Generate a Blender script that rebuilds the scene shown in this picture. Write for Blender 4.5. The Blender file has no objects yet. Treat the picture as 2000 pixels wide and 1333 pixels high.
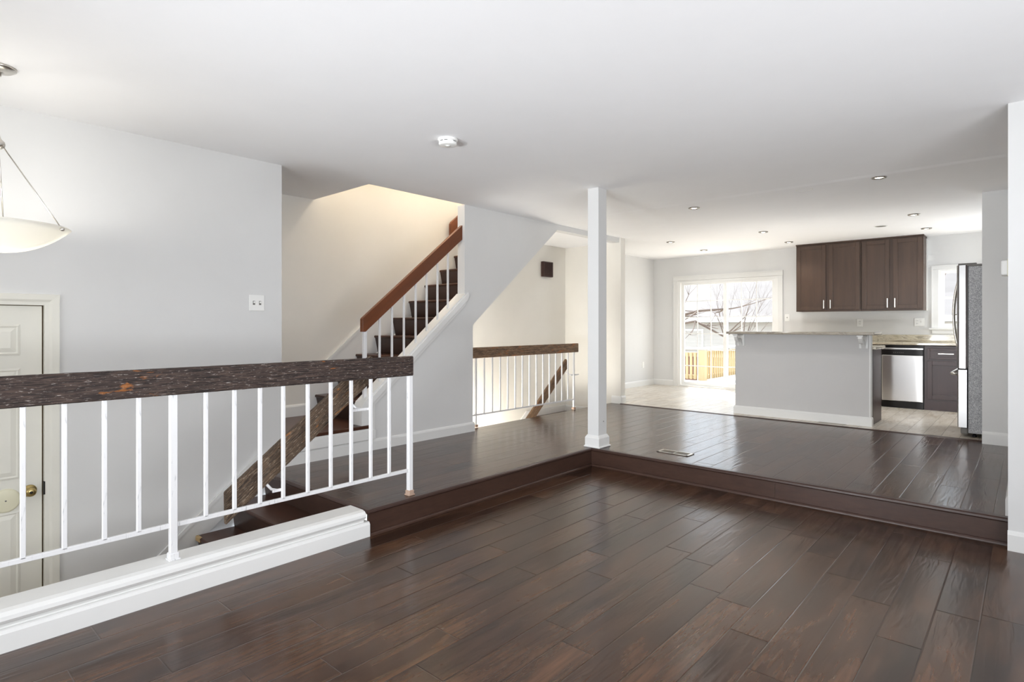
import bpy, bmesh, math, random
from mathutils import Vector, Matrix
random.seed(7)
SC = bpy.context.scene
COL = SC.collection
PI = math.pi

# ------------------------------------------------------------------ camera
YAW = math.atan2(1011, 1128)
cam_d = bpy.data.cameras.new('camera')
cam_d.sensor_width = 36.0
cam_d.lens = 36.0 * 1128 / 2000
cam_d.shift_y = -(666.5 - 637) / 2000
cam_d.clip_start = 0.05
cam = bpy.data.objects.new('camera', cam_d)
cam.location = (0, 0, 1.142)
cam.rotation_euler = (PI / 2, 0, YAW)
COL.objects.link(cam)
SC.camera = cam

# ------------------------------------------------------------------ sky, sun, added fills, exposure
SC.view_settings.view_transform = 'Standard'
SC.view_settings.look = 'None'
SC.view_settings.gamma = 1.0
SC.view_settings.use_curve_mapping = False
SC.view_settings.exposure = 0.60
SC.cycles.use_denoising = True
SC.cycles.max_bounces = 10
SC.cycles.diffuse_bounces = 6
SC.cycles.glossy_bounces = 4
SC.cycles.transparent_max_bounces = 12
SC.cycles.sample_clamp_indirect = 6.0
SC.cycles.caustics_reflective = False
SC.cycles.caustics_refractive = False

W = bpy.data.worlds.new('sky')
SC.world = W
W.use_nodes = True
bg = W.node_tree.nodes['Background']
bg.inputs['Color'].default_value = (0.80, 0.90, 1.0, 1)
bg.inputs['Strength'].default_value = 2.3


def lamp(name, kind, loc, energy, color=(1, 1, 1), rot=(0, 0, 0), size=None, size_y=None, radius=0.05, spot=None):
    d = bpy.data.lights.new(name, kind)
    d.energy = energy
    d.color = color
    if kind == 'AREA':
        d.shape = 'RECTANGLE'
        d.size = size
        d.size_y = size_y
    elif kind == 'SUN':
        d.angle = math.radians(0.6)
    else:
        d.shadow_soft_size = radius
        if spot:
            d.spot_size = spot
            d.spot_blend = 0.6
    o = bpy.data.objects.new(name, d)
    o.location = loc
    o.rotation_euler = rot
    COL.objects.link(o)
    return o


sun_dir = Vector((0.66, -0.75, -0.72)).normalized()
sun = lamp('sun', 'SUN', (-8, 20, 12), 12.5, (1.0, 0.97, 0.93))
sun.rotation_euler = sun_dir.to_track_quat('-Z', 'Y').to_euler()
# added fill panels before the solid front and side walls, out of view
lamp('front_fill', 'AREA', (-1.2, -3.12, 1.3), 40, (0.93, 0.96, 1.0), (PI / 2, 0, 0), 3.2, 1.9)
lamp('side_fill', 'AREA', (1.74, 0.7, 0.95), 82, (0.93, 0.96, 1.0), (PI / 2, 0, PI / 2), 3.2, 1.2)
# added unseen panel brightening the foyer from its solid front end
lamp('foyer_fill', 'AREA', (-3.8, -3.12, 1.5), 3, (0.95, 0.97, 1.0), (PI / 2, 0, 0), 1.1, 1.4)


# added fill for the kitchen, hidden round the corner beyond the refrigerator
lamp('kitchen_fill', 'AREA', (0.38, 9.2, 1.4), 28, (0.90, 0.95, 1.0), (PI / 2, 0, PI / 2 + 0.45), 1.2, 1.0)
# added uplights for the kitchen ceiling, hidden behind the raised bar, without fixtures
for kx, ky, ke in ((-2.6, 8.0, 7), (-1.8, 8.0, 7)):
    lamp('added_kitchen_uplight', 'SPOT', (kx, ky, 0.95), ke, (0.95, 0.975, 1.0), (PI, 0, 0), radius=0.1, spot=math.radians(150))
# added bodiless uplights outside the view, brightening the living room ceiling
for lx, ly in ((0.2, -1.8), (-1.8, -1.8), (0.9, 2.6), (0.3, 2.8)):
    lamp('added_uplight', 'SPOT', (lx, ly, 0.3), 3 if ly < 0.5 else 16, (0.93, 0.965, 1.0), (PI, 0, 0), radius=0.12, spot=math.radians(140))
# added tilted spots behind the camera, washing the middle of the ceiling
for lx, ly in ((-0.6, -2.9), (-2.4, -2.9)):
    o = lamp('added_ceiling_spot', 'SPOT', (lx, ly, 0.4), 425, (0.93, 0.965, 1.0), radius=0.2, spot=math.radians(54))
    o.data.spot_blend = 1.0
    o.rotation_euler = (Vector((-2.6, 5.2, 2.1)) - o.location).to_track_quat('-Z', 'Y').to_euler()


# ------------------------------------------------------------------ materials
def s2l(c):
    c = c / 255.0
    return c / 12.92 if c <= 0.04045 else ((c + 0.055) / 1.055) ** 2.4


def rgb(r, g, b):
    return (s2l(r), s2l(g), s2l(b), 1)


class NT:
    def __init__(s, name):
        s.m = bpy.data.materials.new(name)
        s.m.use_nodes = True
        s.t = s.m.node_tree
        s.b = s.t.nodes['Principled BSDF']
        s.out = s.t.nodes['Material Output']

    def n(s, typ, **kw):
        nd = s.t.nodes.new(typ)
        ins = kw.pop('ins', {})
        for k, v in kw.items():
            setattr(nd, k, v)
        for k, v in ins.items():
            s.set(nd.inputs[k], v)
        return nd

    def set(s, sock, v):
        if isinstance(v, bpy.types.NodeSocket):
            s.t.links.new(v, sock)
        else:
            sock.default_value = v

    def math(s, op, a, b=0.0, c=0.0):
        nd = s.n('ShaderNodeMath', operation=op)
        s.set(nd.inputs[0], a)
        s.set(nd.inputs[1], b)
        s.set(nd.inputs[2], c)
        return nd.outputs[0]

    def pr(s, **kw):
        for k, v in kw.items():
            s.set(s.b.inputs[k.replace('_', ' ')], v)

    def coord(s, which='Object'):
        return s.n('ShaderNodeTexCoord').outputs[which]

    def mapping(s, vec, scale=(1, 1, 1), loc=(0, 0, 0)):
        nd = s.n('ShaderNodeMapping')
        s.set(nd.inputs['Vector'], vec)
        nd.inputs['Scale'].default_value = scale
        nd.inputs['Location'].default_value = loc
        return nd.outputs[0]

    def noise(s, vec, scale=5, detail=4, rough=0.55, dist=0.0):
        nd = s.n('ShaderNodeTexNoise')
        s.set(nd.inputs['Vector'], vec)
        nd.inputs['Scale'].default_value = scale
        nd.inputs['Detail'].default_value = detail
        nd.inputs['Roughness'].default_value = rough
        nd.inputs['Distortion'].default_value = dist
        return nd.outputs[0]

    def ramp(s, fac, stops, interp='LINEAR'):
        nd = s.n('ShaderNodeValToRGB')
        nd.color_ramp.interpolation = interp
        el = nd.color_ramp.elements
        while len(el) < len(stops):
            el.new(0.5)
        for e, (p, c) in zip(el, stops):
            e.position = p
            e.color = c if len(c) == 4 else (*c, 1)
        s.set(nd.inputs[0], fac)
        return nd.outputs[0]

    def mix(s, fac, a, b, blend='MIX'):
        nd = s.n('ShaderNodeMix', data_type='RGBA', blend_type=blend)
        s.set(nd.inputs[0], fac)
        s.set(nd.inputs[6], a)
        s.set(nd.inputs[7], b)
        return nd.outputs[2]

    def maprange(s, v, a, b, c=0.0, d=1.0):
        nd = s.n('ShaderNodeMapRange', interpolation_type='SMOOTHSTEP')
        s.set(nd.inputs[0], v)
        nd.inputs[1].default_value = a
        nd.inputs[2].default_value = b
        nd.inputs[3].default_value = c
        nd.inputs[4].default_value = d
        return nd.outputs[0]

    def bump(s, h, strength=0.3, dist=0.01):
        nd = s.n('ShaderNodeBump')
        s.set(nd.inputs['Height'], h)
        nd.inputs['Strength'].default_value = strength
        nd.inputs['Distance'].default_value = dist
        s.t.links.new(nd.outputs[0], s.b.inputs['Normal'])
        return nd


def g1(v):
    return (v, v, v, 1)


def paint(name, col, rough=0.6, var=0.03, bump=0.04, spec=0.3):
    t = NT(name)
    v = t.noise(t.coord(), 2.3, 4, 0.6)
    c = t.mix(1.0, col, t.ramp(v, [(0.3, g1(1 - var)), (0.7, g1(1.0))]), 'MULTIPLY')
    t.pr(Base_Color=c, Roughness=rough, Specular_IOR_Level=spec)
    if bump:
        t.bump(t.noise(t.coord(), 180, 3), bump, 0.002)
    return t.m


def plank_floor(name, w=0.16, x0=-0.163, L=1.15, dark=(0.022, 0.0095, 0.0056, 1), light=(0.102, 0.047, 0.0235, 1), rough=0.17):
    t = NT(name)
    sx = t.n('ShaderNodeSeparateXYZ')
    t.set(sx.inputs[0], t.coord())
    X, Y = sx.outputs[0], sx.outputs[1]
    u = t.math('DIVIDE', t.math('SUBTRACT', X, x0), w)
    row = t.math('FLOOR', u)
    fx = t.math('FRACT', u)
    wn = t.n('ShaderNodeTexWhiteNoise', noise_dimensions='1D')
    t.set(wn.inputs['W'], row)
    v = t.math('ADD', t.math('DIVIDE', Y, L), t.math('MULTIPLY', wn.outputs[0], 7.0))
    cell = t.math('FLOOR', v)
    fy = t.math('FRACT', v)
    cb = t.n('ShaderNodeCombineXYZ')
    t.set(cb.inputs[0], row)
    t.set(cb.inputs[1], cell)
    wn2 = t.n('ShaderNodeTexWhiteNoise', noise_dimensions='2D')
    t.set(wn2.inputs['Vector'], cb.outputs[0])
    tone = wn2.outputs[0]
    ex = t.math('MULTIPLY', t.math('MINIMUM', fx, t.math('SUBTRACT', 1.0, fx)), w)
    ey = t.math('MULTIPLY', t.math('MINIMUM', fy, t.math('SUBTRACT', 1.0, fy)), L)
    e = t.math('MINIMUM', ex, ey)
    groove = t.maprange(e, 0.0, 0.0045)
    line = t.maprange(e, 0.0, 0.0018)
    cg = t.n('ShaderNodeCombineXYZ')
    t.set(cg.inputs[0], X)
    t.set(cg.inputs[1], Y)
    t.set(cg.inputs[2], t.math('MULTIPLY', tone, 37.0))
    P = cg.outputs[0]
    grain = t.noise(t.mapping(P, (38, 2.2, 1)), 1.0, 6, 0.65, 0.6)
    blot = t.noise(t.mapping(P, (6, 1.6, 1)), 1.0, 4, 0.6, 0.8)
    base = t.mix(t.math('ADD', t.math('MULTIPLY', tone, 0.45), t.maprange(blot, 0.36, 0.66, 0.0, 0.55)), dark, light)
    base = t.mix(1.0, base, t.ramp(grain, [(0.30, g1(0.58)), (0.70, g1(1.3))]), 'MULTIPLY')
    base = t.mix(t.maprange(blot, 0.58, 0.78, 0.0, 0.22), base, (0.17, 0.080, 0.030, 1))
    base = t.mix(line, (0.008, 0.005, 0.004, 1), base)
    scr = t.noise(t.mapping(P, (34, 4.2, 1)), 1.0, 1.5, 0.5, 0.9)
    msk = t.maprange(t.noise(t.mapping(P, (3, 1.1, 1), (3, 1, 0)), 1.0, 2), 0.42, 0.66, 0.12, 1.0)
    h = t.math('ADD', t.math('MULTIPLY', groove, 0.55), t.math('MULTIPLY', t.math('MULTIPLY', scr, msk), 0.85))
    h = t.math('ADD', h, t.math('MULTIPLY', grain, 0.05))
    t.bump(h, 0.36, 0.006)
    t.pr(Base_Color=base, Roughness=t.math('ADD', rough, t.math('MULTIPLY', grain, 0.10)), Specular_IOR_Level=0.6)
    return t.m


def wood(name, c0, c1, rough=0.35, scale=(28, 2.0, 28), bump=0.08, spec=0.4, axis='Y'):
    t = NT(name)
    sc = {'Y': scale, 'Z': (scale[0], scale[2], scale[1]), 'X': (scale[1], scale[0], scale[2])}[axis]
    g = t.noise(t.mapping(t.coord(), sc), 1.0, 6, 0.6, 0.7)
    b = t.noise(t.mapping(t.coord(), tuple(v * 0.16 for v in sc)), 1.0, 3, 0.5, 0.5)
    c = t.mix(t.math('ADD', t.math('MULTIPLY', g, 0.6), t.math('MULTIPLY', b, 0.4)), c0, c1)
    t.pr(Base_Color=c, Roughness=rough, Specular_IOR_Level=spec)
    t.bump(g, bump, 0.004)
    return t.m


def weathered(name, d0, d1, pale, ochre, flake=0.60, och=0.66, crack=0.9):
    # worn dark stain along local Y, with pale flakes and bare ochre patches
    t = NT(name)
    P = t.coord()
    g = t.noise(t.mapping(P, (130, 9, 130)), 1.0, 7, 0.7, 0.8)
    g2 = t.noise(t.mapping(P, (260, 30, 260), (4, 2, 1)), 1.0, 5, 0.68, 0.5)
    pt = t.noise(t.mapping(P, (15, 4.4, 15), (1.3, 0.4, 2)), 1.0, 5, 0.62, 0.5)
    c = t.mix(t.maprange(g, 0.36, 0.64), d0, d1)
    c = t.mix(t.maprange(pt, och, och + 0.06, 0, 0.9), c, ochre)
    c = t.mix(t.math('MULTIPLY', t.maprange(g2, flake, flake + 0.05), t.maprange(g, 0.38, 0.6, 0.35, 1.0)), c, pale)
    c = t.mix(t.maprange(t.noise(t.mapping(P, (170, 6, 170), (9, 9, 9)), 1.0, 5, 0.6, 0.4), 0.56, 0.63, 0, crack), c, (0.010, 0.007, 0.006, 1))
    t.pr(Base_Color=c, Roughness=0.62, Specular_IOR_Level=0.3)
    t.bump(t.math('ADD', g, t.math('MULTIPLY', g2, 0.5)), 0.45, 0.004)
    return t.m


def metal(name, col, rough=0.3, bump_scale=None, bump=0.1, stretch=(1, 1, 1), metallic=1.0):
    t = NT(name)
    t.pr(Base_Color=col, Metallic=metallic, Roughness=rough)
    if bump_scale:
        t.bump(t.noise(t.mapping(t.coord(), stretch), bump_scale, 3, 0.6), bump, 0.003)
    return t.m


def granite(name, grey=False):
    t = NT(name)
    P = t.coord()
    v = t.noise(t.mapping(P, (1.3, 5, 5)), 2.4, 8, 0.68, 1.6)
    s = t.noise(P, 120, 4, 0.7)
    c = t.ramp(v, [(0.30, rgb(120, 108, 92)), (0.42, rgb(186, 176, 154)), (0.52, rgb(212, 204, 184)), (0.60, rgb(160, 151, 134)), (0.72, rgb(222, 216, 202))])
    c = t.mix(t.maprange(s, 0.58, 0.70, 0, 0.6), c, rgb(92, 80, 70))
    if grey:
        c = t.mix(0.55, c, rgb(136, 128, 122))
    t.pr(Base_Color=c, Roughness=0.12, Specular_IOR_Level=0.5)
    return t.m


def tiles(name, w=0.152, L=0.61, x0=-1.14):
    t = NT(name)
    sx = t.n('ShaderNodeSeparateXYZ')
    t.set(sx.inputs[0], t.coord())
    X, Y = sx.outputs[0], sx.outputs[1]
    u = t.math('DIVIDE', t.math('SUBTRACT', X, x0), w)
    row = t.math('FLOOR', u)
    fx = t.math('FRACT', u)
    v = t.math('ADD', t.math('DIVIDE', Y, L), t.math('MULTIPLY', row, 0.37))
    cell = t.math('FLOOR', v)
    fy = t.math('FRACT', v)
    cb = t.n('ShaderNodeCombineXYZ')
    t.set(cb.inputs[0], row)
    t.set(cb.inputs[1], cell)
    wn = t.n('ShaderNodeTexWhiteNoise', noise_dimensions='2D')
    t.set(wn.inputs['Vector'], cb.outputs[0])
    ex = t.math('MULTIPLY', t.math('MINIMUM', fx, t.math('SUBTRACT', 1.0, fx)), w)
    ey = t.math('MULTIPLY', t.math('MINIMUM', fy, t.math('SUBTRACT', 1.0, fy)), L)
    e = t.math('MINIMUM', ex, ey)
    cg = t.n('ShaderNodeCombineXYZ')
    t.set(cg.inputs[0], X)
    t.set(cg.inputs[1], Y)
    t.set(cg.inputs[2], t.math('MULTIPLY', wn.outputs[0], 21.0))
    g = t.noise(t.mapping(cg.outputs[0], (14, 2.5, 1)), 1.0, 6, 0.65, 0.8)
    c = t.ramp(g, [(0.28, rgb(170, 154, 134)), (0.45, rgb(206, 196, 181)), (0.62, rgb(222, 215, 204)), (0.8, rgb(190, 177, 160))])
    c = t.mix(1.0, c, t.ramp(wn.outputs[0], [(0, g1(0.86)), (1, g1(1.04))]), 'MULTIPLY')
    c = t.mix(t.maprange(e, 0.001, 0.0026), rgb(120, 106, 92), c)
    t.pr(Base_Color=c, Roughness=0.28, Specular_IOR_Level=0.5)
    t.bump(t.math('ADD', t.maprange(e, 0, 0.005), t.math('MULTIPLY', g, 0.15)), 0.25, 0.004)
    return t.m


def glass_mat(name, tint=(1, 1, 1, 1)):
    t = NT(name)
    tr = t.n('ShaderNodeBsdfTransparent', ins={'Color': tint})
    gl = t.n('ShaderNodeBsdfGlossy', ins={'Roughness': 0.02})
    fr = t.n('ShaderNodeFresnel', ins={'IOR': 1.45})
    mx = t.n('ShaderNodeMixShader')
    ge = t.n('ShaderNodeNewGeometry')
    t.set(mx.inputs[0], t.math('MULTIPLY', fr.outputs[0], t.math('SUBTRACT', 1.0, ge.outputs['Backfacing'])))
    t.t.links.new(tr.outputs[0], mx.inputs[1])
    t.t.links.new(gl.outputs[0], mx.inputs[2])
    t.t.links.new(mx.outputs[0], t.out.inputs['Surface'])
    return t.m


def emit_mat(name, col, strength):
    t = NT(name)
    t.pr(Base_Color=(0.8, 0.8, 0.8, 1), Roughness=0.5)
    t.b.inputs['Emission Color'].default_value = col
    t.b.inputs['Emission Strength'].default_value = strength
    return t.m


def siding(name, c0, c1, pitch):
    t = NT(name)
    sx = t.n('ShaderNodeSeparateXYZ')
    t.set(sx.inputs[0], t.coord())
    f = t.math('FRACT', t.math('DIVIDE', sx.outputs[2], pitch))
    n = t.noise(t.mapping(t.coord(), (0.6, 0.6, 3)), 1.2, 5, 0.7)
    c = t.mix(n, c0, c1)
    c = t.mix(t.maprange(f, 0.0, 0.12, 0.35, 0.0), c, rgb(120, 116, 112))
    t.pr(Base_Color=c, Roughness=0.8, Specular_IOR_Level=0.1)
    t.bump(f, 0.4, 0.02)
    return t.m


def speckled(name):
    t = NT(name)
    n = t.noise(t.coord(), 130, 4, 0.7, 0.4)
    t.pr(Base_Color=t.ramp(n, [(0.40, rgb(136, 136, 138)), (0.50, rgb(160, 160, 161)), (0.60, rgb(192, 192, 192))]), Metallic=0.35, Roughness=0.38)
    t.bump(n, 0.7, 0.004)
    return t.m


M = {}
M['wall'] = paint('grey_wall_paint', rgb(221, 221, 220), 0.65)
M['cream'] = paint('cream_wall_paint', rgb(229, 226, 219), 0.65, 0.035)
M['ceiling'] = paint('ceiling_paint', rgb(247, 247, 248), 0.75, 0.02)
M['white'] = paint('white_trim_paint', rgb(231, 231, 229), 0.38, 0.03, 0.03, 0.4)
M['door'] = paint('door_cream_paint', rgb(229, 227, 217), 0.45, 0.05, 0.03, 0.4)
M['island'] = paint('island_grey_paint', rgb(205, 204, 203), 0.65)
M['floor'] = plank_floor('dark_walnut_planks')
M['nosing'] = wood('dark_nosing_wood', (0.028, 0.014, 0.011, 1), (0.075, 0.040, 0.030, 1), 0.28)
M['riser'] = wood('dark_riser_wood', (0.022, 0.011, 0.0085, 1), (0.090, 0.047, 0.033, 1), 0.30, (9, 9, 40))
M['tread'] = wood('dark_tread_wood', (0.030, 0.011, 0.006, 1), (0.090, 0.033, 0.017, 1), 0.30, (30, 2.5, 30), axis='X')
M['weather'] = weathered('worn_dark_rail_wood', rgb(36, 29, 28), rgb(82, 67, 60), rgb(186, 178, 172), rgb(150, 92, 42), 0.60, 0.63)
M['weather2'] = weathered('worn_brown_rail_wood', rgb(84, 66, 52), rgb(150, 120, 92), rgb(178, 162, 142), rgb(150, 98, 60), 0.60, 0.58, 0.5)
M['weather3'] = weathered('worn_brown_handrail_wood', rgb(58, 47, 40), rgb(112, 92, 73), rgb(182, 168, 148), rgb(150, 98, 50), 0.58, 0.62, 0.65)
M['stain'] = wood('orange_brown_rail_wood', rgb(66, 36, 20), rgb(134, 72, 34), 0.35, (24, 2.2, 24))
M['bareedge'] = wood('pale_bare_wood', rgb(176, 146, 100), rgb(208, 182, 138), 0.6)
M['cab'] = wood('espresso_cabinet_wood', rgb(52, 37, 29), rgb(94, 72, 57), 0.38, (22, 22, 1.6), 0.05, 0.4)
M['cabdark'] = wood('dark_base_cabinet_wood', rgb(44, 30, 30), rgb(74, 52, 50), 0.35, (22, 22, 1.6), 0.05, 0.4)
M['toe'] = paint('black_plastic', rgb(28, 25, 25), 0.35, 0.1, 0)
M['steel'] = metal('brushed_steel', (0.66, 0.65, 0.64, 1), 0.30, 40, 0.06, (40, 1, 1))
M['steel_door'] = metal('smooth_steel', (0.36, 0.355, 0.35, 1), 0.30)
M['fridge_side'] = speckled('textured_grey_metal')
M['nickel'] = metal('brushed_nickel', (0.62, 0.59, 0.54, 1), 0.28)
M['ring'] = metal('dark_nickel_ring', (0.30, 0.28, 0.25, 1), 0.35)
M['brass'] = metal('antique_brass', (0.46, 0.35, 0.15, 1), 0.28)
M['granite'] = granite('beige_granite')
M['granite_bar'] = granite('grey_brown_granite', True)
M['tile'] = tiles('beige_plank_tiles')
M['plate'] = paint('white_plastic', rgb(243, 243, 240), 0.3, 0.01, 0)
M['slot'] = paint('grey_slots', rgb(120, 118, 114), 0.5, 0.01, 0)
M['dark'] = paint('dark_void', rgb(40, 38, 36), 0.6, 0.01, 0)
M['chime'] = paint('dark_brown_plastic', rgb(64, 46, 42), 0.4, 0.08, 0)
M['jamb'] = paint('brown_jamb', rgb(150, 124, 92), 0.7, 0.3, 0)
M['ivory'] = paint('ivory_plastic', rgb(226, 222, 196), 0.35, 0.02, 0)
M['glass'] = glass_mat('window_glass')
M['vent'] = metal('floor_vent_metal', (0.34, 0.30, 0.25, 1), 0.4)
M['bulb'] = emit_mat('warm_bulb', (1.0, 0.86, 0.66, 1), 6.0)
M['rust'] = paint('rusty_flaking_paint', rgb(205, 176, 156), 0.8, 0.55, 0.3)
M['vinyl'] = paint('white_vinyl', rgb(240, 240, 238), 0.35, 0.02, 0)


def railpaint(name):
    t = NT(name)
    P = t.coord()
    n = t.noise(t.mapping(P, (60, 60, 7)), 1.0, 5, 0.7, 0.5)
    c = t.mix(t.maprange(n, 0.58, 0.70, 0, 0.6), rgb(226, 226, 227), rgb(142, 146, 150))
    t.pr(Base_Color=c, Roughness=0.42, Specular_IOR_Level=0.4)
    t.bump(n, 0.15, 0.002)
    return t.m


def bowl_mat():
    t = NT('frosted_alabaster_glass')
    d = t.n('ShaderNodeBsdfDiffuse', ins={'Color': (0.9, 0.9, 0.86, 1)})
    tr = t.n('ShaderNodeBsdfTranslucent', ins={'Color': (1.0, 0.98, 0.93, 1)})
    mx = t.n('ShaderNodeMixShader', ins={0: 0.6})
    t.t.links.new(d.outputs[0], mx.inputs[1])
    t.t.links.new(tr.outputs[0], mx.inputs[2])
    t.t.links.new(mx.outputs[0], t.out.inputs['Surface'])
    return t.m


M['railpaint'] = railpaint('chipped_white_metal_paint')
M['bowl'] = bowl_mat()


# ------------------------------------------------------------------ mesh helpers
def BM():
    return bmesh.new()


def box(bm, x0, x1, y0, y1, z0, z1, bev=0.0, seg=1):
    t = bmesh.new()
    vs = [t.verts.new((x, y, z)) for x in (x0, x1) for y in (y0, y1) for z in (z0, z1)]
    for f in ((0, 1, 3, 2), (4, 6, 7, 5), (0, 4, 5, 1), (2, 3, 7, 6), (0, 2, 6, 4), (1, 5, 7, 3)):
        t.faces.new([vs[i] for i in f])
    if bev:
        bmesh.ops.bevel(t, geom=list(t.edges), offset=bev, segments=seg, affect='EDGES', profile=0.5)
    merge(bm, t)
    return bm


def merge(bm, t):
    me = bpy.data.meshes.new('tmp')
    t.normal_update()
    t.to_mesh(me)
    t.free()
    bm.from_mesh(me)
    bpy.data.meshes.remove(me)


def prism(bm, pts, axis, a0, a1, bev=0.0):
    t = bmesh.new()

    def mk(p, a):
        if axis == 'x':
            return (a, p[0], p[1])
        if axis == 'y':
            return (p[0], a, p[1])
        return (p[0], p[1], a)
    A = [t.verts.new(mk(p, a0)) for p in pts]
    B = [t.verts.new(mk(p, a1)) for p in pts]
    t.faces.new(A)
    t.faces.new(B[::-1])
    k = len(pts)
    for i in range(k):
        t.faces.new((A[i], B[i], B[(i + 1) % k], A[(i + 1) % k]))
    bmesh.ops.recalc_face_normals(t, faces=t.faces)
    if bev:
        bmesh.ops.bevel(t, geom=list(t.edges), offset=bev, segments=2, affect='EDGES', profile=0.5)
    merge(bm, t)
    return bm


def tube(bm, pts, r, n=10, square=False):
    t = bmesh.new()
    pts = [Vector(p) for p in pts]
    rs = r if isinstance(r, (list, tuple)) else [r] * len(pts)
    rings = []
    up = None
    for i, p in enumerate(pts):
        d = (pts[min(i + 1, len(pts) - 1)] - pts[max(i - 1, 0)]).normalized()
        if up is None:
            a = Vector((0, 0, 1)) if abs(d.z) < 0.9 else Vector((1, 0, 0))
            up = (a - d * a.dot(d)).normalized()
        else:
            up = (up - d * up.dot(d)).normalized()
        sd = d.cross(up)
        ring = []
        for k in range(n):
            an = 2 * PI * k / n + (PI / 4 if n == 4 else 0)
            ring.append(t.verts.new(p + (up * math.cos(an) + sd * math.sin(an)) * rs[i]))
        rings.append(ring)
    for a, b in zip(rings, rings[1:]):
        for k in range(n):
            f = t.faces.new((a[k], a[(k + 1) % n], b[(k + 1) % n], b[k]))
            f.smooth = n > 5
    t.faces.new(rings[0][::-1])
    t.faces.new(rings[-1])
    bmesh.ops.recalc_face_normals(t, faces=t.faces)
    merge(bm, t)
    return bm


def lathe(bm, prof, c, axis='z', n=32, closed=False):
    t = bmesh.new()
    rings = []
    for r, h in prof:
        ring = []
        for k in range(n):
            a = 2 * PI * k / n
            u, v = max(r, 1e-5) * math.cos(a), max(r, 1e-5) * math.sin(a)
            p = {'z': (u, v, h), 'x': (h, u, v), 'y': (u, h, v)}[axis]
            ring.append(t.verts.new((c[0] + p[0], c[1] + p[1], c[2] + p[2])))
        rings.append(ring)
    pairs = list(zip(rings, rings[1:]))
    if closed:
        pairs.append((rings[-1], rings[0]))
    for a, b in pairs:
        for k in range(n):
            f = t.faces.new((a[k], a[(k + 1) % n], b[(k + 1) % n], b[k]))
            f.smooth = True
    bmesh.ops.remove_doubles(t, verts=t.verts, dist=1e-4)
    bmesh.ops.recalc_face_normals(t, faces=t.faces)
    merge(bm, t)
    return bm


def world_loc(o):
    v = Vector((0, 0, 0))
    while o:
        v += o.location
        o = o.parent
    return v


def obj(name, bm, mat, parent=None, origin=None, label=None):
    me = bpy.data.meshes.new(name)
    off = world_loc(parent) if parent else Vector((0, 0, 0))
    loc = Vector((0, 0, 0))
    if origin:
        loc = Vector(origin) - off
        off = Vector(origin)
    for v in bm.verts:
        v.co -= off
    bm.to_mesh(me)
    bm.free()
    me.materials.append(mat)
    o = bpy.data.objects.new(name, me)
    o.location = loc
    COL.objects.link(o)
    if parent:
        o.parent = parent
    if label:
        o['label'] = label
    return o


def tag(o, label, cat, group=None):
    o['label'] = label
    o['category'] = cat
    if group:
        o['group'] = group
    return o


def thing(name, label, cat, loc, group=None):
    o = bpy.data.objects.new(name, None)
    o.empty_display_size = 0.1
    o.location = loc
    COL.objects.link(o)
    return tag(o, label, cat, group)


def struct(name, bm, mat, parent=None, origin=None):
    o = obj(name, bm, mat, parent, origin)
    if not parent:
        o['kind'] = 'structure'
    return o


def struct_empty(name, loc):
    o = bpy.data.objects.new(name, None)
    o.location = loc
    o.empty_display_size = 0.1
    COL.objects.link(o)
    o['kind'] = 'structure'
    return o


def dup(root, loc, label=None):
    r = root.copy()
    COL.objects.link(r)
    r.location = loc
    if label:
        r['label'] = label
    for ch in list(root.children):
        c = ch.copy()
        COL.objects.link(c)
        c.parent = r
        for g in ch.children:
            d = g.copy()
            COL.objects.link(d)
            d.parent = c
    return r


def cbox(*a, **k):
    return box(BM(), *a, **k)


def worn_beam(name, p0, p1, thick, h, mat, parent, rough=0.0016, cuts=90, end0=0.0, end1=0.0):
    """board from p0 to p1 (centre line, in the x = const plane), local Y along its length; end0/end1 shear the ends"""
    p0, p1 = Vector(p0), Vector(p1)
    L = (p1 - p0).length
    bm = bmesh.new()
    rr = random.Random(len(name) + int(L * 100))
    prof = []
    b = 0.006
    hx, hz = thick / 2, h / 2
    base = [(-hx + b, -hz), (0, -hz), (hx - b, -hz), (hx, -hz + b), (hx, -hz / 3), (hx, hz / 3), (hx, hz - b), (hx - b, hz), (0, hz), (-hx + b, hz), (-hx, hz - b), (-hx, hz / 3), (-hx, -hz / 3), (-hx, -hz + b)]
    rings = []
    for i in range(cuts + 1):
        f = i / cuts
        ring = []
        for (x, z) in base:
            j = rough if 0 < i < cuts else 0
            y = f * L + (1 - f) * end0 * z + f * end1 * z
            ring.append(bm.verts.new((x + rr.uniform(-j, j), y, z + rr.uniform(-j, j))))
        rings.append(ring)
    n = len(base)
    for a, c in zip(rings, rings[1:]):
        for k in range(n):
            bm.faces.new((a[k], a[(k + 1) % n], c[(k + 1) % n], c[k]))
    bm.faces.new(rings[0][::-1])
    bm.faces.new(rings[-1])
    bmesh.ops.recalc_face_normals(bm, faces=bm.faces)
    me = bpy.data.meshes.new(name)
    bm.to_mesh(me)
    bm.free()
    me.materials.append(mat)
    o = bpy.data.objects.new(name, me)
    COL.objects.link(o)
    d = p1 - p0
    o.rotation_euler = (math.atan2(d.z, d.y), 0, 0)
    if parent:
        o.parent = parent
        o.location = p0 - world_loc(parent)
    else:
        o.location = p0
    return o


# ------------------------------------------------------------------ the setting
ZL = -0.165          # sunken living room floor
CZ = 2.44            # ceiling
XS = -4.5            # stair wall plane
XP = -5.48           # party wall
YB = 10.27           # kitchen back wall
ZF = -0.75           # foyer floor

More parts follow.
